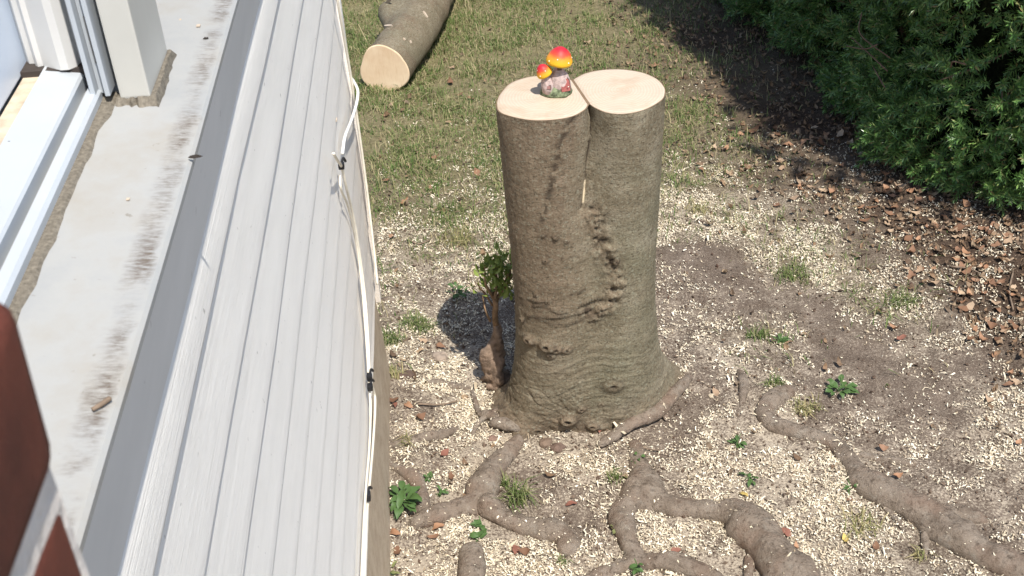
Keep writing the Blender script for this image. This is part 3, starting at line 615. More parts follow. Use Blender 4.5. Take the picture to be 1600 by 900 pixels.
B1 = [(534,262),(541,292),(552,338),(562,398),(570,462),(575,530),(578,588),(586,624),(583,690),(577,760),(572,820),(569,900),(563,980)]
bun = cable([(521,240),(527,250)]+B1, [WX+.03, WX+.026]+[WX+.018]*6+[WX+.016]*7, .0065, CREAM, 'cream cable with a cut end tied by black clips along the siding foot', 'cable_run')
cable([(531,274),(533,296),(545,326),(558,386),(566,452),(572,525),(576,590),(579,640),(577,700),(572,760),(568,830),(565,900),(560,980)], WX+.015, .006, CREAM, 'thinner cream cable inside of the tied pair along the siding foot')
for (u, v, rr_) in [(533,259,.009),(577,589,.010),(578,605,.010),(574,775,.012)]:
    p = onx(u, v, WX+.018)
    bmx = brick_mesh(1, 1, 1)
    me = box(p[0]-.008, p[0]+.009, p[1]-rr_, p[1]+rr_*1.1, p[2]-rr_, p[2]+rr_, .005)
    o = link('clip', me, BLK, None); o.parent = bun
    tl, tF = tube(spline([p, p+[.006, .02, .012], p+[.01, .035, -.006]], 6), .004, 6); o2 = link('clip_tail', mesh('tail', tl, tF), BLK, None); o2.parent = o

# ------------------------------------------------------------------ scattered ground cover
def scatter(n, x0, x1, y0, y1):
    return rng.uniform(x0, x1, n), rng.uniform(y0, y1, n)
def rot_frames(n, tilt):
    yaw = rng.uniform(0, 2*np.pi, n); tx = rng.normal(0, tilt, n); ty = rng.normal(0, tilt, n)
    X = np.stack([np.cos(yaw), np.sin(yaw), tx], 1); X /= np.linalg.norm(X, axis=1)[:, None]
    Y = np.stack([-np.sin(yaw), np.cos(yaw), ty], 1); Y -= X*(X*Y).sum(1)[:, None]; Y /= np.linalg.norm(Y, axis=1)[:, None]
    return X, Y, np.cross(X, Y)
def outside_house(x, y): return ~((x < WX-.005) & (y < YC))
# wood chips and sawdust shavings
x, y = scatter(760000, -.4, 2.9, 2.05, 6.2)
c = cover(x, y)[:, 0]**1.6; mod = np.clip(.42+3.6*(fbm(x*8, y*8, 0, 81, 5)-.5)+2.2*(fbm(x*25, y*25, 0, 82, 3)-.5), .03, 1.1)
keep = (rng.random(len(x)) < np.clip(c*mod, 0, 1)*.98) & outside_house(x, y)
x, y = x[keep], y[keep]; zz_ = gz(x, y)+.002+rng.random(len(x))*.009
rv_ = np.vstack(ROOTV); rv_ = rv_[rng.random(len(rv_)) < .09*np.clip(4*(fbm(rv_[:, 0]*9, rv_[:, 1]*9, 0, 88)-.35), 0, 2)]; x = np.concatenate([x, rv_[:, 0]]); y = np.concatenate([y, rv_[:, 1]]); zz_ = np.concatenate([zz_, rv_[:, 2]+.002]); n = len(x)
L = rng.gamma(1.4, .0034, n)+.003; L = np.where(rng.random(n) < .012, L*2.6, L); W = L*rng.uniform(.22, .5, n)*np.clip(.012/L, .45, 1.3); curl = rng.uniform(-.35, .35, n)*L
A, B, N = rot_frames(n, .5); C_ = np.stack([x, y, zz_], 1)
def col_(v): return v[:, None]
l0 = C_-A*col_(L/2); l1 = C_+N*col_(curl)+B*col_(rng.normal(0, .15, n)*L); l2 = C_+A*col_(L/2)
w0, w1, w2 = W*rng.uniform(.3, 1, n)/2, W/2, W*rng.uniform(.2, 1, n)/2
V = np.stack([l0-B*col_(w0), l0+B*col_(w0), l1-B*col_(w1), l1+B*col_(w1), l2-B*col_(w2), l2+B*col_(w2)], 1).reshape(-1, 3)
b = np.arange(n)[:, None]*6; F = np.stack([b+np.array([[0, 1, 3, 2]]), b+np.array([[2, 3, 5, 4]])], 1).reshape(-1, 4)
CHIP = island('wood_chip', [(.3, .235, .16), (.64, .55, .40), (.8, .73, .57), (.46, .37, .26), (.74, .66, .5), (.84, .78, .64), (.56, .47, .35)], .85, .1)
tag(link('wood_chips', mesh('chips', V, F), CHIP), 'pale wood chips and sawdust strewn over the soil round the stump', 'wood chips', kind='stuff')
print('chips', n)
# dark bark crumbs mixed into the soil
x, y = scatter(26000, -.4, 3.0, 2.1, 5.6); c = cover(x, y); keep = (rng.random(len(x)) < (.25+.4*c[:, 0])*(1-c[:, 1])) & outside_house(x, y); x, y = x[keep], y[keep]; n = len(x)
A, B, N = rot_frames(n, .6); L = rng.gamma(3, .0026, n)+.003; C_ = np.stack([x, y, gz(x, y)+.004], 1)
V = np.stack([C_-A*col_(L/2), C_+B*col_(L*.3), C_+A*col_(L/2), C_-B*col_(L*.28), C_+N*col_(L*.35)], 1).reshape(-1, 3); b = np.arange(n)[:, None]*5
F = np.stack([b+np.array([[i, (i+1) % 4, 4]]) for i in range(4)], 1).reshape(-1, 3)
tag(link('soil_crumbs', mesh('crumbs', V, F), island('crumb', [(.05, .034, .025), (.11, .075, .055), (.2, .15, .11), (.09, .055, .04)], .95, .1)), 'dark bark and soil crumbs lying among the wood chips', 'soil', kind='stuff')

# lawn
def blades(x, y, h, lean, wid, seed=0):
    n = len(x); yaw = rng.uniform(0, 2*np.pi, n); d = np.stack([np.cos(yaw), np.sin(yaw), np.zeros(n)], 1); s = np.stack([-d[:, 1], d[:, 0], d[:, 2]], 1)
    p0 = np.stack([x, y, gz(x, y)-.003], 1); up = np.array([0, 0, 1.])
    p1 = p0+up*col_(h*.55)+d*col_(h*lean*.3); p2 = p0+up*col_(h*(1-.45*np.clip(lean, 0, 1.6)))+d*col_(h*lean)
    w = col_(wid/2)
    V = np.stack([p0-s*w, p0+s*w, p1-s*w*.8, p1+s*w*.8, p2-s*w*.08, p2+s*w*.08], 1).reshape(-1, 3); b = np.arange(n)[:, None]*6
    return V, np.stack([b+np.array([[0, 1, 3, 2]]), b+np.array([[2, 3, 5, 4]])], 1).reshape(-1, 4)
x, y = scatter(420000, -1.6, 2.2, 3.4, 9.2); g = cover(x, y)[:, 1]; md = .15+1.6*fbm(x*5, y*5, 0, 85)**1.4
keep = (rng.random(len(x)) < g**1.15*np.clip(-.25+2.9*(fbm(x*5, y*5, 0, 85)-.12)**1.2, .08, 1)*.9) & outside_house(x, y); x, y = x[keep], y[keep]; n = len(x); print('blades', n)
h = rng.gamma(5, .0072, n)*(.6+.8*fbm(x*4, y*4, 0, 86)); 
GRASS = island('grass_blade', [(.07, .13, .028), (.10, .175, .042), (.14, .215, .06), (.2, .25, .085), (.33, .30, .15), (.5, .42, .25), (.42, .36, .2), (.1, .17, .04), (.24, .24, .1)], .6, .25, .25)
V, F = blades(x, y, h, np.abs(rng.normal(.7, .5, n)), rng.uniform(.0025, .005, n))
tag(link('lawn_grass', mesh('lawn', V, F), GRASS), 'short patchy lawn grass behind the stump', 'grass', kind='stuff')

# separate tufts
TGREEN = island('tuft_green', [(.08, .135, .035), (.13, .19, .055), (.2, .24, .09), (.3, .28, .14), (.1, .16, .045)], .55, .25, .3)
TDRY = island('tuft_dry', [(.3, .27, .13), (.18, .2, .07), (.45, .38, .2), (.35, .3, .16)], .6, .2, .2)
TUFTS = [(655,520,.085,170,.055,0,'bright green grass tuft left of the stump beside the house wall'),(612,548,.07,120,.05,0,'green grass tuft touching the foot of the siding'),(618,600,.05,60,.045,1,'thin dry grass tuft by the lower cable clip'),
(812,785,.06,90,.08,0,'fresh green grass tuft between the two near roots'),(790,762,.03,26,.06,0,'few grass blades leaning over the left root'),(1185,528,.06,70,.045,0,'green grass tuft on bare soil right of the stump'),(1210,602,.045,60,.04,0,'grey green tuft above the bend of the right root'),
(1262,640,.07,120,.045,1,'straw coloured grass tuft in the bend of the right root'),(960,748,.05,70,.03,0,'low dark green tuft left of the middle root'),(1345,822,.08,80,.05,1,'sparse yellowish tuft below the right root'),(1240,432,.10,150,.045,0,'wide pale green tuft in the sawdust right of the stump'),(1410,472,.09,140,.05,0,'green tuft in the sawdust beside the leaf litter'),
(640,705,.035,30,.05,1,'dry tuft lying across the thin left root'),(1440,868,.04,40,.04,1,'small dry tuft at the lower right under the root'),(880,880,.03,30,.03,0,'tiny tuft at the end of the left root'),(715,380,.10,150,.06,1,'dry grass clump behind the sprouting shrub'),(700,335,.12,160,.05,0,'thin green grass patch on the sawdust behind the shrub'),(1090,330,.08,90,.045,1,'straw grass tuft just right of the trunk')]
for (u, v, R, cnt, hh, dry, lab) in TUFTS:
    p = onz(u, v); a = rng.uniform(0, 2*np.pi, cnt); r = R*np.sqrt(rng.random(cnt))*rng.uniform(.4, 1., cnt); x, y = p[0]+np.cos(a)*r, p[1]+np.sin(a)*r*.9
    V, F = blades(x, y, hh*rng.uniform(.5, 1.25, cnt), np.abs(rng.normal(.6, .4, cnt)), rng.uniform(.003, .0055, cnt))
    tag(link('grass_tuft', mesh('tuft', V, F), TDRY if dry else TGREEN), lab, 'grass tuft', 'grass tufts')

# leaves
def leaf_mesh(L, W, fold, curl, n=5, tip=.9):
    V = []; 
    for i in range(n+1):
        s = i/n; w = W/2*math.sin(math.pi*min(1, s**.85*.98+.02))**.8; z = curl*L*(s-.5)**2*2; xx = (s-.5)*L
        w1, w2 = w*rng.uniform(.72, 1.15), w*rng.uniform(.72, 1.15); k1, k2 = rng.normal(0, .07, 2)*L
        V += [(xx+rng.normal(0, .03)*L, -w1, z+fold*w1+k1), (xx, .05*L*math.sin(s*3), z+rng.normal(0, .015)*L), (xx+rng.normal(0, .03)*L, w2, z+fold*w2*.8+k2)]
    return np.array(V), grid_faces(n+1, 3)
LV = [leaf_mesh(1, rng.uniform(.42, .6), rng.uniform(.1, .7), rng.uniform(-.7, 1.3), 4) for _ in range(24)]
def leafpile(n, x0, x1, y0, y1, dens, smin, smax, tilt=.35, lift=.012, idx=2):
    x, y = scatter(n, x0, x1, y0, y1); c = cover(x, y)[:, idx]; keep = (rng.random(n) < dens(c)) & outside_house(x, y); x, y = x[keep], y[keep]; m_ = len(x)
    A, B, N = rot_frames(m_, tilt); S_ = rng.uniform(smin, smax, m_); Vs, Fs = [], []; o = 0
    C_ = np.stack([x, y, gz(x, y)+.004+rng.random(m_)*lift], 1)
    for k in range(len(LV)):
        ii = np.arange(k, m_, len(LV)); lv, lf = LV[k]
        v = C_[ii][:, None]+S_[ii][:, None, None]*(lv[None, :, 0:1]*A[ii][:, None]+lv[None, :, 1:2]*B[ii][:, None]+lv[None, :, 2:3]*N[ii][:, None])
        Vs.append(v.reshape(-1, 3)); Fs.append((lf[None]+(np.arange(len(ii))*len(lv))[:, None, None]+o).reshape(-1, 4)); o += len(ii)*len(lv)
    return np.vstack(Vs), np.vstack(Fs)
LITC = [(.07, .046, .03), (.13, .082, .05), (.2, .125, .072), (.25, .17, .105), (.11, .072, .048), (.17, .125, .085), (.32, .23, .145), (.085, .056, .04)]
LIT = island('leaf_litter', LITC, .7, .25)
V, F = leafpile(30000, .7, 4.4, 2.8, 9.3, lambda c: np.clip(c*1.1-.1, 0, 1)*.85, .014, .042, .5)
tag(link('leaf_litter', mesh('litter', V, F), LIT), 'brown dead leaf litter carpeting the ground along the hedge', 'leaf litter', kind='stuff')
V, F = leafpile(5200, -.4, 2.2, 3.0, 8.6, lambda c: np.clip(.06+c*.9, .0, .22), .016, .05, .5)
tag(link('leaf_fragments', mesh('fragments', V, F), LIT), 'small brown leaf fragments scattered over the lawn', 'leaf litter', kind='stuff')
LMES = []
LCOL = {'orange': objrand('leaf_orange', [(.28, .15, .085), (.36, .21, .125), (.23, .125, .075)], .65), 'brown': objrand('leaf_brown', [(.14, .075, .045), (.2, .11, .065), (.26, .15, .095)], .7), 'tan': objrand('leaf_tan', [(.34, .24, .16), (.42, .31, .21), (.28, .19, .125)], .7), 'yellow': objrand('leaf_yellow', [(.5, .38, .12), (.55, .36, .14)], .6), 'red': objrand('leaf_red', [(.2, .085, .06), (.25, .12, .085)], .65)}
for cn, mt in LCOL.items():
    for k in range(4): LMES.append((cn, mesh('leaf', *leaf_mesh(1, rng.uniform(.45, .62), rng.uniform(.1, .6), rng.uniform(-.3, .8), 5), True)))
    for q in LMES[-4:]: q[1].materials.append(mt)
def leaf(u, v, px, cn, lab, grp, p=None):
    p = onz(u, v) if p is None else p; me = random.choice([q[1] for q in LMES if q[0] == cn])
    o = bpy.data.objects.new('fallen_leaf', me); COL.objects.link(o); s = px*np.linalg.norm(p-CAM)/FPX
    o.location = (float(p[0]), float(p[1]), float(gz(p[0], p[1]))+.012); o.scale = (s, s, s); o.rotation_euler = (random.uniform(-.35, .35), random.uniform(-.3, .3), random.uniform(0, 6.28))
    return tag(o, lab, 'leaf', grp)
LONE = [(916,69,15,'tan','pair forming tan leaf in the grass behind the ornament'),(1022,105,18,'brown','dark brown leaf in the grass just behind the right stem'),(708,110,13,'tan','tan leaf in the grass right of the log end'),(703,131,15,'brown','brown leaf in the grass below and right of the log end'),(606,146,13,'tan','pale leaf under the sawn end of the log'),(736,158,12,'brown','brown leaf in the grass left of the stump top'),(613,180,12,'tan','tan leaf on the lawn next to the looping cable'),
(652,247,14,'tan','pinkish tan leaf on the lawn near the siding corner'),(680,249,14,'orange','orange leaf on the lawn right of the pinkish one'),(642,270,15,'tan','long tan leaf halfway across the lawn edge'),(606,300,17,'brown','curled brown leaf close to the corner cable'),(633,330,17,'orange','orange leaf at the lower lawn edge'),(614,388,17,'orange','bright orange leaf on sawdust by the house corner'),(746,273,20,'orange','large orange brown leaf left of the trunk in the grass'),
(672,302,13,'brown','dark leaf in the patchy grass left of the trunk'),(694,336,14,'brown','brown leaf on the thin grass left of the trunk'),(1115,235,16,'tan','tan leaf right of the trunk near the shade edge'),(1134,235,13,'orange','orange leaf right of the trunk near the shade edge'),(1098,268,14,'brown','brown leaf on sawdust right of the trunk'),(1397,518,20,'orange','lone orange leaf on the sawdust right of the bare soil'),(1408,532,18,'red','reddish leaf just below the lone orange one'),(1376,492,13,'brown','small dark leaf beside the green tuft near the litter'),
(1162,773,18,'yellow','yellow tan leaf above the big right root'),(1402,745,18,'orange','orange leaf lying above the long right root'),(1321,845,18,'yellow','yellow leaf between the two right roots'),(1243,857,16,'orange','orange leaf beside the thick lower root'),(1228,833,20,'red','red brown leaf against the thick lower root'),(1368,858,20,'brown','brown pointed leaf between the two right roots'),(1327,787,16,'brown','dark leaf in sawdust between the two right roots'),
(695,716,19,'red','red leaf on sawdust above the left root fork'),(706,750,17,'brown','dull brown leaf above the left root fork'),(892,793,18,'red','rusty leaf on bare soil between the near roots'),(1056,864,18,'red','rusty leaf on sawdust inside the middle root fork'),(618,643,22,'brown','brown leaf by the wall above the thin root'),(640,650,18,'orange','orange brown leaf by the wall above the thin root'),(657,665,20,'brown','broad brown leaf beside the thin left root'),
(685,829,22,'orange','orange leaf under the left root'),(678,845,20,'brown','brown leaf under the orange one below the left root'),(616,842,24,'orange','large orange leaf beside the foundation'),(622,868,24,'brown','grey brown curled leaf beside the foundation'),(806,860,22,'red','rusty leaf below the right arm of the left root'),(820,868,20,'brown','brown leaf below the right arm of the left root'),(605,745,20,'orange','orange leaf tucked between foundation and root'),
(957,669,20,'orange','orange leaf wedged under the front of the trunk'),(938,676,16,'red','rusty leaf wedged under the front of the trunk'),(1118,617,18,'tan','pale tan leaf right of the trunk foot'),(1545,628,18,'tan','tan leaf on sawdust at the right edge'),(1590,697,16,'orange','orange leaf at the far right edge below the litter'),(1378,700,17,'brown','dark brown leaf above the right root'),(664,545,20,'tan','tan leaf below the bright green tuft'),(690,548,18,'brown','brown leaf below the bright green tuft'),(620,650,14,'red','small red leaf by the wall'),(1213,322,16,'brown','brown leaf at the edge of the hedge shade')]
for u, v, px, cn, lab in LONE: leaf(u, v, px, cn, lab.replace('pair forming ', ''), 'single fallen leaves')
cnt = 0; tries = 0
while cnt < 190 and tries < 4000:
    tries += 1; u, v = random.uniform(1080, 1600), random.uniform(60, 720); p = onz(u, v); c = float(cover(p[0:1], p[1:2])[0, 2])
    if random.random() > c*1.3-.25 or v < (u-1110)*.68+10 or v < 200: continue
    cn = random.choice(['brown', 'brown', 'orange', 'tan', 'tan'])
    where = 'in the hedge shade on the litter strip' if v < 330 else 'at the sunlit upper litter strip near the hedge' if v < 430 else 'on the litter strip right of the tuft' if u < 1500 else 'on the litter strip at the right picture edge'
    leaf(u, v, random.uniform(11, 20), cn, f'dry {cn} leaf {where}', f'{cn} leaves {where}', p); cnt += 1

# weeds with broad leaves
WEED = island('weed_leaf', [(.05, .11, .03), (.08, .15, .045), (.12, .19, .07)], .5, .3, .25)
def weed(u, v, R, n, L, lab, hgt=.03, mat=None):
    p = onz(u, v); E_ = tag(empty('weed', (float(p[0]), float(p[1]), float(gz(p[0], p[1])))), lab, 'weed', 'weeds'); Vs, Fs = [], []; o = 0
    for k in range(n):
        a = random.uniform(0, 6.28); r = R*math.sqrt(random.random()); lv, lf = leaf_mesh(L*random.uniform(.6, 1.2), L*random.uniform(.4, .6), .25, -.35, 4)
        A_ = np.array([math.cos(a), math.sin(a), random.uniform(-.3, .5)]); A_ /= np.linalg.norm(A_); B_ = np.array([-math.sin(a), math.cos(a), random.uniform(-.3, .3)]); N_ = np.cross(A_, B_)
        cc = np.array([p[0]+math.cos(a)*r, p[1]+math.sin(a)*r, float(gz(p[0], p[1]))+hgt*random.uniform(.4, 1.2)])
        v_ = cc+lv[:, 0:1]*A_+lv[:, 1:2]*B_+lv[:, 2:3]*N_
        link('leaf', mesh('wl', v_, lf, True), mat or WEED, E_)
    st_ = []
    for k in range(3):
        a = random.uniform(0, 6.28); V_, F_ = tube(spline([p+[0, 0, -.005], p+[math.cos(a)*R*.4, math.sin(a)*R*.4, hgt*.7], p+[math.cos(a)*R, math.sin(a)*R, hgt]], 5), .0015, 5); link('stem', mesh('ws', V_, F_), WEED, E_)
weed(632, 800, .055, 22, .055, 'leafy green weed growing against the foundation beside the root', .06)
weed(753, 826, .03, 6, .04, 'weed with a few broad leaves on the left root fork', .03)
weed(748, 846, .02, 4, .04, 'small broad leaf weed just below the left root fork', .02)
weed(1312, 612, .05, 16, .045, 'spreading green weed above the long right root', .03)
weed(1152, 692, .03, 9, .03, 'small weed on sawdust right of the middle root', .02)
weed(1172, 746, .035, 8, .028, 'thin creeping weed above the thick right root', .02)
weed(716, 468, .05, 16, .035, 'green leafy weed in the stump shade left of the shrub', .05)
weed(1218, 537, .025, 8, .035, 'small weed right of the grass tuft on bare soil', .02)
weed(995, 726, .025, 8, .025, 'little weed crossing the neck of the middle root', .03)
weed(670, 755, .02, 8, .022, 'pale seedling inside the left root fork', .02)
weed(690, 776, .02, 8, .022, 'second pale seedling inside the left root fork beside the root', .02)
weed(998, 896, .03, 6, .035, 'broad leaf weed at the bottom edge under the middle root', .04)
weed(605, 898, .04, 12, .03, 'yellowish weed at the bottom beside the foundation', .03, TGREEN)
weed(965, 835, .02, 6, .025, 'yellow green seedling left of the middle root', .02, TGREEN)
weed(1330, 765, .03, 8, .025, 'sparse seedling in the sawdust between the right roots', .02)

# sprouting shrub on a rotten knob left of the trunk
sp = onz(775, 585, .0); SH = tag(empty('shrub_sprout', (float(sp[0]), float(sp[1]), 0)), 'small leafy shrub sprouting on a thick brown stem left of the trunk', 'shrub')
STEM = simple('shrub_stem', (.24, .155, .09), .85, .15, .4, 45, .8, .006); OLD = simple('rotten_wood', (.24, .175, .13), .95, .1, .55, 30, 1., .012)
def vz(u, v): # point above the shrub's own ground spot
    r = RM@_d(u, v); k = (sp[1]-.07)/r[1]; return CAM+r*k
base = np.array([vz(770, 600), vz(772, 565), vz(775, 535), vz(776, 505)]); V_, F_ = tube(spline(base, 8), np.interp(np.arange(24), [0, 8, 16, 23], [.045, .036, .028, .013]), 28, 1.1, 26, 5); link('knob', mesh('knob', V_, F_, True), OLD, SH)
for pp, rr_ in [([(776,512),(773,490),(774,470),(770,455)], (.013, .009)), ([(774,478),(780,462),(789,445),(793,425)], (.008, .003)), ([(772,470),(765,452),(758,436),(757,412)], (.007, .0025)), ([(772,462),(776,445),(775,425),(778,400)], (.007, .0025)), ([(770,480),(758,462),(750,446),(745,436)], (.005, .002)), ([(774,470),(786,452),(800,436),(806,424)], (.006, .002)), ([(766,500),(758,480),(754,462)], (.005, .002)), ([(790,450),(797,430),(798,415)], (.006, .003))]:
    P = np.array([vz(*q) for q in pp]); P[:, 1] += rng.normal(0, .015, len(P)); Q = spline(P, 7); V_, F_ = tube(Q, np.linspace(rr_[0], rr_[1], len(Q)), 9, .25, 40, 7); link('stem', mesh('stem', V_, F_, True), STEM, SH)
SLEAF = island('shrub_leaf', [(.12, .2, .03), (.2, .29, .05), (.3, .37, .09), (.1, .16, .03), (.24, .2, .08)], .45, .35, .3)
for k in range(190):
    u = random.gauss(780, 15); v = random.uniform(396, 450)+abs(u-777)*.25; c_ = vz(u, v)+np.array([0, random.gauss(0, .03), 0]); a = random.uniform(0, 6.28)
    lv, lf = leaf_mesh(random.uniform(.028, .046), random.uniform(.012, .019), .3, -.2, 3); A_ = np.array([math.cos(a)*.7, math.sin(a)*.7, random.uniform(.2, 1.2)]); A_ /= np.linalg.norm(A_); B_ = np.cross(A_, [0, 0, 1.]); B_ /= np.linalg.norm(B_); N_ = np.cross(A_, B_)
    link('leaf', mesh('sl', c_+lv[:, 0:1]*A_+lv[:, 1:2]*B_+lv[:, 2:3]*N_, lf, True), SLEAF, SH)

# stones and clods
def stone(u, v, px, c, lab, seed):
    p = onz(u, v); s = px*np.linalg.norm(p-CAM)/FPX/2; pr = [(math.sin(q)*s, -math.cos(q)*s*.65) for q in np.linspace(.15, math.pi-.15, 9)]
    V_, F_ = lathe(pr, 0, 0, 0, 14, 1.1, .9); nn = fbm(V_[:, 0]/s*1.5, V_[:, 1]/s*1.5, V_[:, 2]/s*1.5, seed, 3)-.5; V_ = V_*(1+.9*nn)[:, None]+[p[0], p[1], float(gz(p[0], p[1]))+s*.25]
    tag(link('stone', mesh('stone', V_, F_, False), simple('stone', c, .95, .1, .35, 40, .8, .006)), lab, 'stone', 'stones and clods')
stone(852, 697, 20, (.16, .115, .085), 'brown soil clod on sawdust in front of the trunk', 1); stone(872, 703, 22, (.13, .09, .07), 'darker crumbly clod right of the brown one in front of the trunk', 2)
stone(688, 564, 24, (.3, .24, .19), 'greyish stone on the sawdust left of the trunk', 3); stone(640, 598, 18, (.1, .07, .055), 'dark clod beside the siding foot', 4); stone(630, 602, 16, (.13, .09, .07), 'smaller dark clod nearer the cable', 5)
stone(1112, 619, 10, (.45, .38, .28), 'tiny pale pebble right of the trunk foot', 6); stone(770, 690, 14, (.2, .13, .1), 'round knob of wood at the left trunk foot', 8)

# fallen twigs
TW = simple('twig', (.2, .15, .11), .9, .1, .3, 40)
def twig(px, r, lab, z=None, mat=None):
    P = np.array([onz(u, v, 0. if z is None else z) for u, v in px]); 
    if z is None: P[:, 2] = gz(P[:, 0], P[:, 1])+.012
    V_, F_ = tube(spline(P, 6), r, 6, .3, 60, 3); tag(link('twig', mesh('twig', V_, F_, True), mat or TW), lab, 'twig', 'twigs')
twig([(1582,428),(1576,460),(1583,485)], .004, 'thin pale twig lying on the leaf litter at the right'); twig([(712,338),(735,328),(752,319)], .003, 'dark twig on the thin grass left of the trunk')
twig([(640,388),(655,391),(672,384)], .004, 'curved twig on the lawn edge behind the siding'); twig([(1000,705),(1020,708),(1030,709)], .003, 'short twig sticking out beside the middle root'); twig([(992,733),(1010,739)], .003, 'short dark twig across the middle root')
twig([(655,645),(690,640),(715,632)], .004, 'slim twig on sawdust left of the trunk'); twig([(1485,421),(1515,424),(1530,432)], .004, 'reddish twig buried in the leaf litter')
twig([(144,640),(158,632),(172,622)], .0022, 'short dry twig lying on the white sill', ZE+.006); 
HUSK = simple('husk', (.03, .024, .02), .8)
for (u, v, px, lab) in [(305,245,13,'black husk caught on the outer edge of the sill'),(179,178,7,'dark crumb on the sill below the mullion'),(322,60,7,'dark crumb on the far part of the sill'),(195,170,6,'brown crumb on the sill right of the dark one'),(124,484,5,'small speck on the middle of the sill'),(250,23,7,'dark crumb at the far end of the sill'),(14,222,6,'dark crumb on the window board')]:
    p = onz(u, v, ZE+.004 if u != 14 else ZS+.028); s = px*np.linalg.norm(p-CAM)/FPX/2
    V_, F_ = lathe([(s*.3, -s*.3), (s, 0), (s*.6, s*.4), (s*.2, s*.5)], 0, 0, 0, 8, 1.5, .7); V_ = V_*(1+.5*(rng.random(len(V_))-.5))[:, None]+p; tag(link('husk', mesh('husk', V_, F_), HUSK), lab, 'debris', 'crumbs on the sill')
for (u, v, px, lab, pl) in [(526,187,10,'white wood shaving stuck on the far siding','w'),(310,40,7,'pale wood chip on the far part of the sill','s'),(281,31,6,'tiny pale chip on the sill beside the mullion','s'),(200,311,6,'pale chip speck in the middle of the sill','s')]:
    p = onx(u, v, WX+.007) if pl == 'w' else onz(u, v, ZE+.006); s = px*np.linalg.norm(p-CAM)/FPX/2
    me = box(p[0]-s*(.15 if pl == 'w' else .8), p[0]+s*(.15 if pl == 'w' else .8), p[1]-s, p[1]+s, p[2]-s*.25, p[2]+s*.25, s*.1); tag(link('wood_shaving', me, CUT), lab, 'wood chip', 'chips on the house')

# ------------------------------------------------------------------ yew hedge
HP = np.array([(1.50, 12.), (1.52, 9.), (1.60, 6.987), (1.70, 6.39), (1.79, 5.985), (1.84, 5.627), (1.92, 5.323), (1.99, 5.045), (2.08, 4.754), (2.18, 4.6), (2.30, 4.46), (2.46, 4.41), (2.75, 4.40), (3.3, 4.44), (4.2, 4.5), (5.5, 4.6)])
HQ = spline(HP, 20); seg = np.linalg.norm(np.diff(HQ, axis=0), axis=1); cum = np.concatenate([[0], np.cumsum(seg)]); HL = cum[-1]; HH = 2.3
def hedge_pt(s, h, d):
    x = np.interp(s, cum, HQ[:, 0]); y = np.interp(s, cum, HQ[:, 1]); e = .05; x2 = np.interp(s+e, cum, HQ[:, 0]); y2 = np.interp(s+e, cum, HQ[:, 1]); x1 = np.interp(s-e, cum, HQ[:, 0]); y1 = np.interp(s-e, cum, HQ[:, 1])
    tx, ty = x2-x1, y2-y1; l = np.hypot(tx, ty)+1e-9; nx, ny = ty/l, -tx/l   # outward
    bulge = .22*(fbm(s*1.6, h*1.6, 0, 101, 3)-.5)*2+.10*(vnoise(s*5, h*5, 0, 102)-.5)*2
    off = -.06+bulge*.8+.05*np.sin(np.clip(h/HH, 0, 1)*np.pi)-.35*np.clip((h-1.9)/.4, 0, 1)**2-.05*np.clip(.25-h, 0, 1)*4-d
    return np.stack([x+nx*off, y+ny*off, h], 1), np.stack([-nx*0+nx, ny, np.zeros_like(nx)], 1)
HEDGE = tag(empty('yew_hedge', (2.9, 5.6, 0)), 'dense dark green clipped yew hedge along the right side', 'hedge')
def sprig(nn, L, seed):
    r = np.random.default_rng(seed); Vs, Fs = [], []
    for k in range(nn):
        s = k/(nn-1); a = k*2.4+r.normal(0, .3); ang = np.radians(np.interp(s, [0, .8, 1], [68, 48, 15])+r.normal(0, 9)); ln = .031*r.uniform(.75, 1.2)*np.interp(s, [0, .5, 1], [.8, 1, .75]); wd = .0058*r.uniform(.8, 1.2)
        d = np.array([math.cos(ang), math.sin(ang)*math.cos(a), math.sin(ang)*math.sin(a)]); b_ = np.array([L*s, 0, 0]); sd = np.cross(d, [1, 0, 0]); sd /= np.linalg.norm(sd)+1e-9; up_ = np.cross(sd, d)
        i = len(Vs); Vs += [b_, b_+d*ln*.5+sd*wd/2+up_*.0012, b_+d*ln, b_+d*ln*.5-sd*wd/2+up_*.0012]; Fs.append([i, i+1, i+2, i+3])
    i = len(Vs); Vs += [(0, -.0012, 0), (0, .0012, 0), (L, .0006, 0), (L, -.0006, 0)]; Fs.append([i, i+1, i+2, i+3])
    return np.array(Vs, float), np.array(Fs)
SPR = [sprig(24, .055, 1), sprig(28, .07, 2), sprig(20, .045, 3), sprig(32, .085, 4), sprig(26, .06, 5), sprig(30, .075, 6)]
NS = 24000
s = np.concatenate([rng.uniform(3, 9.2, NS//5), rng.uniform(4.5, 9.8, NS-NS//5)]); s = np.where(rng.random(NS) < .12, rng.uniform(0, HL, NS), s); h = rng.uniform(.06, HH, NS); d = np.abs(rng.normal(0, .09, NS))
clump = fbm(s*4.2, h*4.2, 0, 111, 3); k_ = rng.random(NS) < np.clip((clump-.30)*6, .12, 1); s, h, d = s[k_], h[k_], d[k_]; clump = clump[k_]
d += np.clip(.5-clump, 0, 1)*.45
hp, hn = hedge_pt(s, h, d); NS = len(s)
dirs = hn*col_(rng.uniform(.5, 1.2, NS))+rng.normal(0, .55, (NS, 3))+np.array([0, 0, .25]); dirs /= np.linalg.norm(dirs, axis=1)[:, None]
rv = rng.normal(0, 1, (NS, 3)); Bv = np.cross(dirs, rv); Bv /= np.linalg.norm(Bv, axis=1)[:, None]; Nv = np.cross(dirs, Bv)
scl = rng.uniform(.9, 1.45, NS)
px = proj(hp); inframe = (px[:, 0] > 1080) & (px[:, 0] < 1600) & (px[:, 1] > 0) & (px[:, 1] < 340)
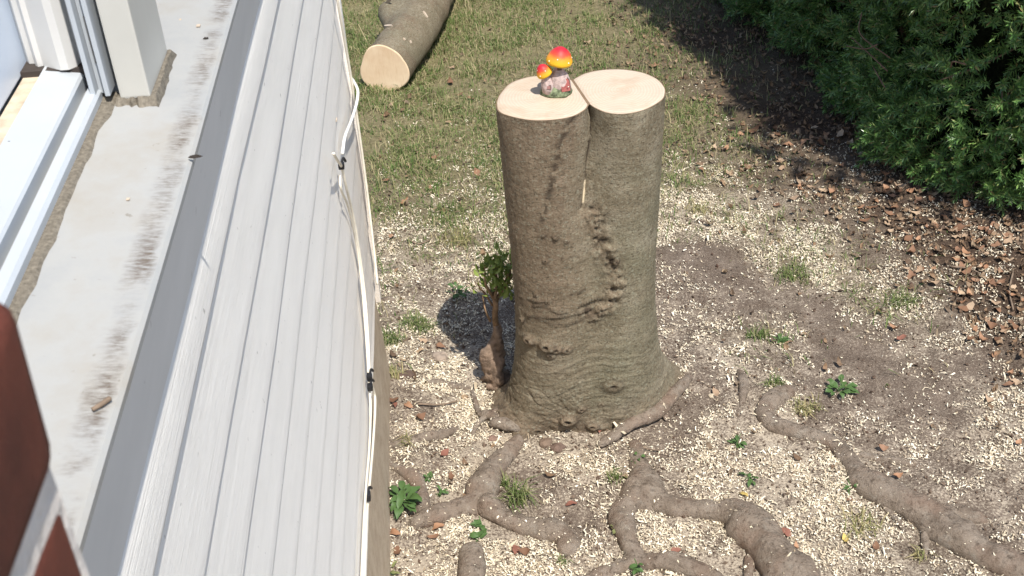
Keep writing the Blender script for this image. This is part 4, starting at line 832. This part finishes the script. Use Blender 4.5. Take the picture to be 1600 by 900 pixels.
score = np.where(inframe & (d < .12), np.linalg.norm(hp-CAM, axis=1)+d*3, 1e9); single = np.argsort(score)[:290]; single = single[score[single] < 1e8]
msk = np.ones(NS, bool); msk[single] = False
def yew(name, obj=False):
    t = NT(name); g = t.n('ShaderNodeNewGeometry') if not obj else t.n('ShaderNodeObjectInfo')
    col = t.ramp(g.outputs['Random Per Island' if not obj else 'Random'], [(0, (.045, .10, .028)), (.35, (.075, .165, .04)), (.7, (.13, .24, .062)), (.88, (.2, .32, .09)), (.94, (.28, .35, .12)), (1, (.2, .13, .06))])
    return t.fin(col, .3, .5)
YEW = yew('yew_needles'); YEWO = yew('yew_sprig_needles', True)
Vs, Fs = [], []; o = 0; kind = rng.integers(0, len(SPR), NS)
for k, (lv, lf) in enumerate(SPR):
    ii = np.where(msk & (kind == k))[0]
    v = hp[ii][:, None]+scl[ii][:, None, None]*(lv[None, :, 0:1]*dirs[ii][:, None]+lv[None, :, 1:2]*Bv[ii][:, None]+lv[None, :, 2:3]*Nv[ii][:, None])
    Vs.append(v.reshape(-1, 3)); Fs.append((lf[None]+(np.arange(len(ii))*len(lv))[:, None, None]+o).reshape(-1, 4)); o += len(ii)*len(lv)
fo = link('foliage', mesh('foliage', np.vstack(Vs), np.vstack(Fs)), YEW, HEDGE); fo['kind'] = 'stuff'
SM = [mesh('sprig', lv, lf) for lv, lf in SPR]
for i in single:
    M_ = Matrix([[*(float(q)*float(scl[i]) for q in (dirs[i][r], Bv[i][r], Nv[i][r])), float(hp[i][r])] for r in range(3)]+[[0, 0, 0, 1]])
    o = link('sprig', SM[kind[i]], YEWO, HEDGE); o.matrix_local = M_
# woody stems and dim twiggy interior
BR = simple('yew_wood', (.16, .105, .075), .9, .1, .35, 40, .6, .005)
for k in range(46):
    s0 = rng.uniform(2., 12.5); b_, _n = hedge_pt(np.array([s0]), np.array([0.]), np.array([.55])); t_, _n = hedge_pt(np.array([s0+rng.normal(0, .3)]), np.array([rng.uniform(1.2, 2.1)]), np.array([rng.uniform(.1, .4)])); m1 = (b_[0]+t_[0])/2+rng.normal(0, .06, 3)
    V_, F_ = tube(spline([b_[0], m1, t_[0]], 8), np.linspace(.022, .006, 16), 7, .2, 20, k); link('branch', mesh('branch', V_, F_, True), BR, HEDGE)
for k in range(260):
    s0 = rng.uniform(3.5, 9.5); h0 = rng.uniform(.15, 2.); a_, _n = hedge_pt(np.array([s0]), np.array([h0]), np.array([.3])); b_, _n = hedge_pt(np.array([s0+rng.normal(0, .12)]), np.array([max(.08, h0+rng.normal(.02, .12))]), np.array([rng.uniform(.02, .1)]))
    V_, F_ = tube(np.array([a_[0], (a_[0]+b_[0])/2+rng.normal(0, .012, 3), b_[0]]), [.005, .004, .002], 5)
    if k == 0: TV, TF = [V_], [list(f) for f in F_]; to = len(V_)
    else: TV.append(V_); TF += [[q+to for q in f] for f in F_]; to += len(V_)
tw = link('twigs', mesh('twigs', np.vstack(TV), TF), BR, HEDGE); tw['kind'] = 'stuff'
for pp in ([(1342,20),(1350,60),(1375,105)], [(1330,58),(1355,85),(1378,118)], [(1322,70),(1350,75),(1370,72)], [(1360,108),(1385,128)], [(1480,92),(1495,88),(1512,98)]):
    P = []
    for (u, v) in pp:
        r = RM@_d(u, v); tt = np.linspace(4.0, 7, 300)/np.linalg.norm(r); best = CAM+r*tt[0]
        for q in tt:
            w_ = CAM+r*q; dd = np.min(np.hypot(HQ[:, 0]-w_[0], HQ[:, 1]-w_[1]))
            if dd < .04: best = w_; break
        P.append(best+r/np.linalg.norm(r)*.02)
    V_, F_ = tube(spline(np.array(P)+rng.normal(0, .02, (len(P), 3)), 6), .0032, 7, .2, 40, 3); link('branch', mesh('branch', V_, F_, True), BR, HEDGE)
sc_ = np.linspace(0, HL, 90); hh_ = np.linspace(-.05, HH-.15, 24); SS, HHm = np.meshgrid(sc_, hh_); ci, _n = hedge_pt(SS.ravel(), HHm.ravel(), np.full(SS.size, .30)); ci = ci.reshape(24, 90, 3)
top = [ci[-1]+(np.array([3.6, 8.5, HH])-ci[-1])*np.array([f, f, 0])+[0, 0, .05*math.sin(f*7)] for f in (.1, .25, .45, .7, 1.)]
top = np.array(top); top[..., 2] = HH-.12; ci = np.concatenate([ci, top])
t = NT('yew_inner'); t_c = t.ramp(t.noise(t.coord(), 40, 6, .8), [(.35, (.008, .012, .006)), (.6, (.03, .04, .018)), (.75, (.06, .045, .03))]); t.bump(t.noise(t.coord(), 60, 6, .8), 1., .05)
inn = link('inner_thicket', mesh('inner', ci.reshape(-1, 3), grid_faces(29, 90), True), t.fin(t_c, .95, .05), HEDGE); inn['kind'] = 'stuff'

# ------------------------------------------------------------------ garden tree that shades the hedge, just right of the picture
TR = tag(empty('shade_tree', (4.95, 3.55, 0)), 'broad leafy tree standing right of the picture and shading the hedge', 'tree')
V_, F_ = tube(spline([(4.95, 3.55, -.1), (4.93, 3.56, 1.2), (4.85, 3.65, 2.8), (4.75, 3.75, 4.6)], 8), np.linspace(.16, .06, 24), 14, .2, 6, 3); link('trunk', mesh('tree_trunk', V_, F_, True), ROOT, TR)
_k = 5/math.tan(SUN_EL); _sx, _sy = _k*math.cos(SUN_AZ), _k*math.sin(SUN_AZ)
CRN = [(2.62+_sx, 5.58+_sy, 5., 1.15, 850), (2.15+_sx, 7.25+_sy, 5., 1.05, 1100), (3.9+_sx, 5.7+_sy, 5.2, 1.25, 700), (3.2+_sx, 7.+_sy, 5.6, 1.2, 900)]
pcs = []
for (cx_, cy_, cz_, rad_, n_) in CRN:
    dv = rng.normal(0, 1, (n_, 3)); dv /= np.linalg.norm(dv, axis=1)[:, None]; cl = fbm(dv[:, 0]*2+7+cx_, dv[:, 1]*2+7, dv[:, 2]*2+7, 121, 3)
    pcs.append(np.array([cx_, cy_, cz_])+dv*col_(rng.random(n_)**.4*(.72+.5*cl)*rad_)*np.array([1.05, 1.05, .7]))
pc = np.vstack(pcs); nlv = len(pc); CC = np.array([4.3, 3.3, 5.])
A, B, N = rot_frames(nlv, .6); S_ = rng.uniform(.12, .2, nlv); lv, lf = LV[2]
v = pc[:, None]+S_[:, None, None]*(lv[None, :, 0:1]*A[:, None]+lv[None, :, 1:2]*B[:, None]+lv[None, :, 2:3]*N[:, None])
cr = link('crown', mesh('crown', v.reshape(-1, 3), (lf[None]+(np.arange(nlv)*len(lv))[:, None, None]).reshape(-1, 4)), island('tree_leaf', [(.05, .1, .02), (.08, .15, .035), (.11, .18, .045)], .5, .3, .2), TR); cr['kind'] = 'stuff'
for k in range(8):
    e = np.array(CRN[k % 4][:3])+np.array([random.uniform(-.4, .4), random.uniform(-.4, .4), random.uniform(-.2, .3)]); b_ = np.array([4.85, 3.65, random.uniform(2.6, 3.8)])
    V_, F_ = tube(spline([b_, (b_+e)/2+[0, 0, .15], e], 6), np.linspace(.05, .012, 12), 8, .2, 10, k); link('limb', mesh('limb', V_, F_, True), ROOT, TR)
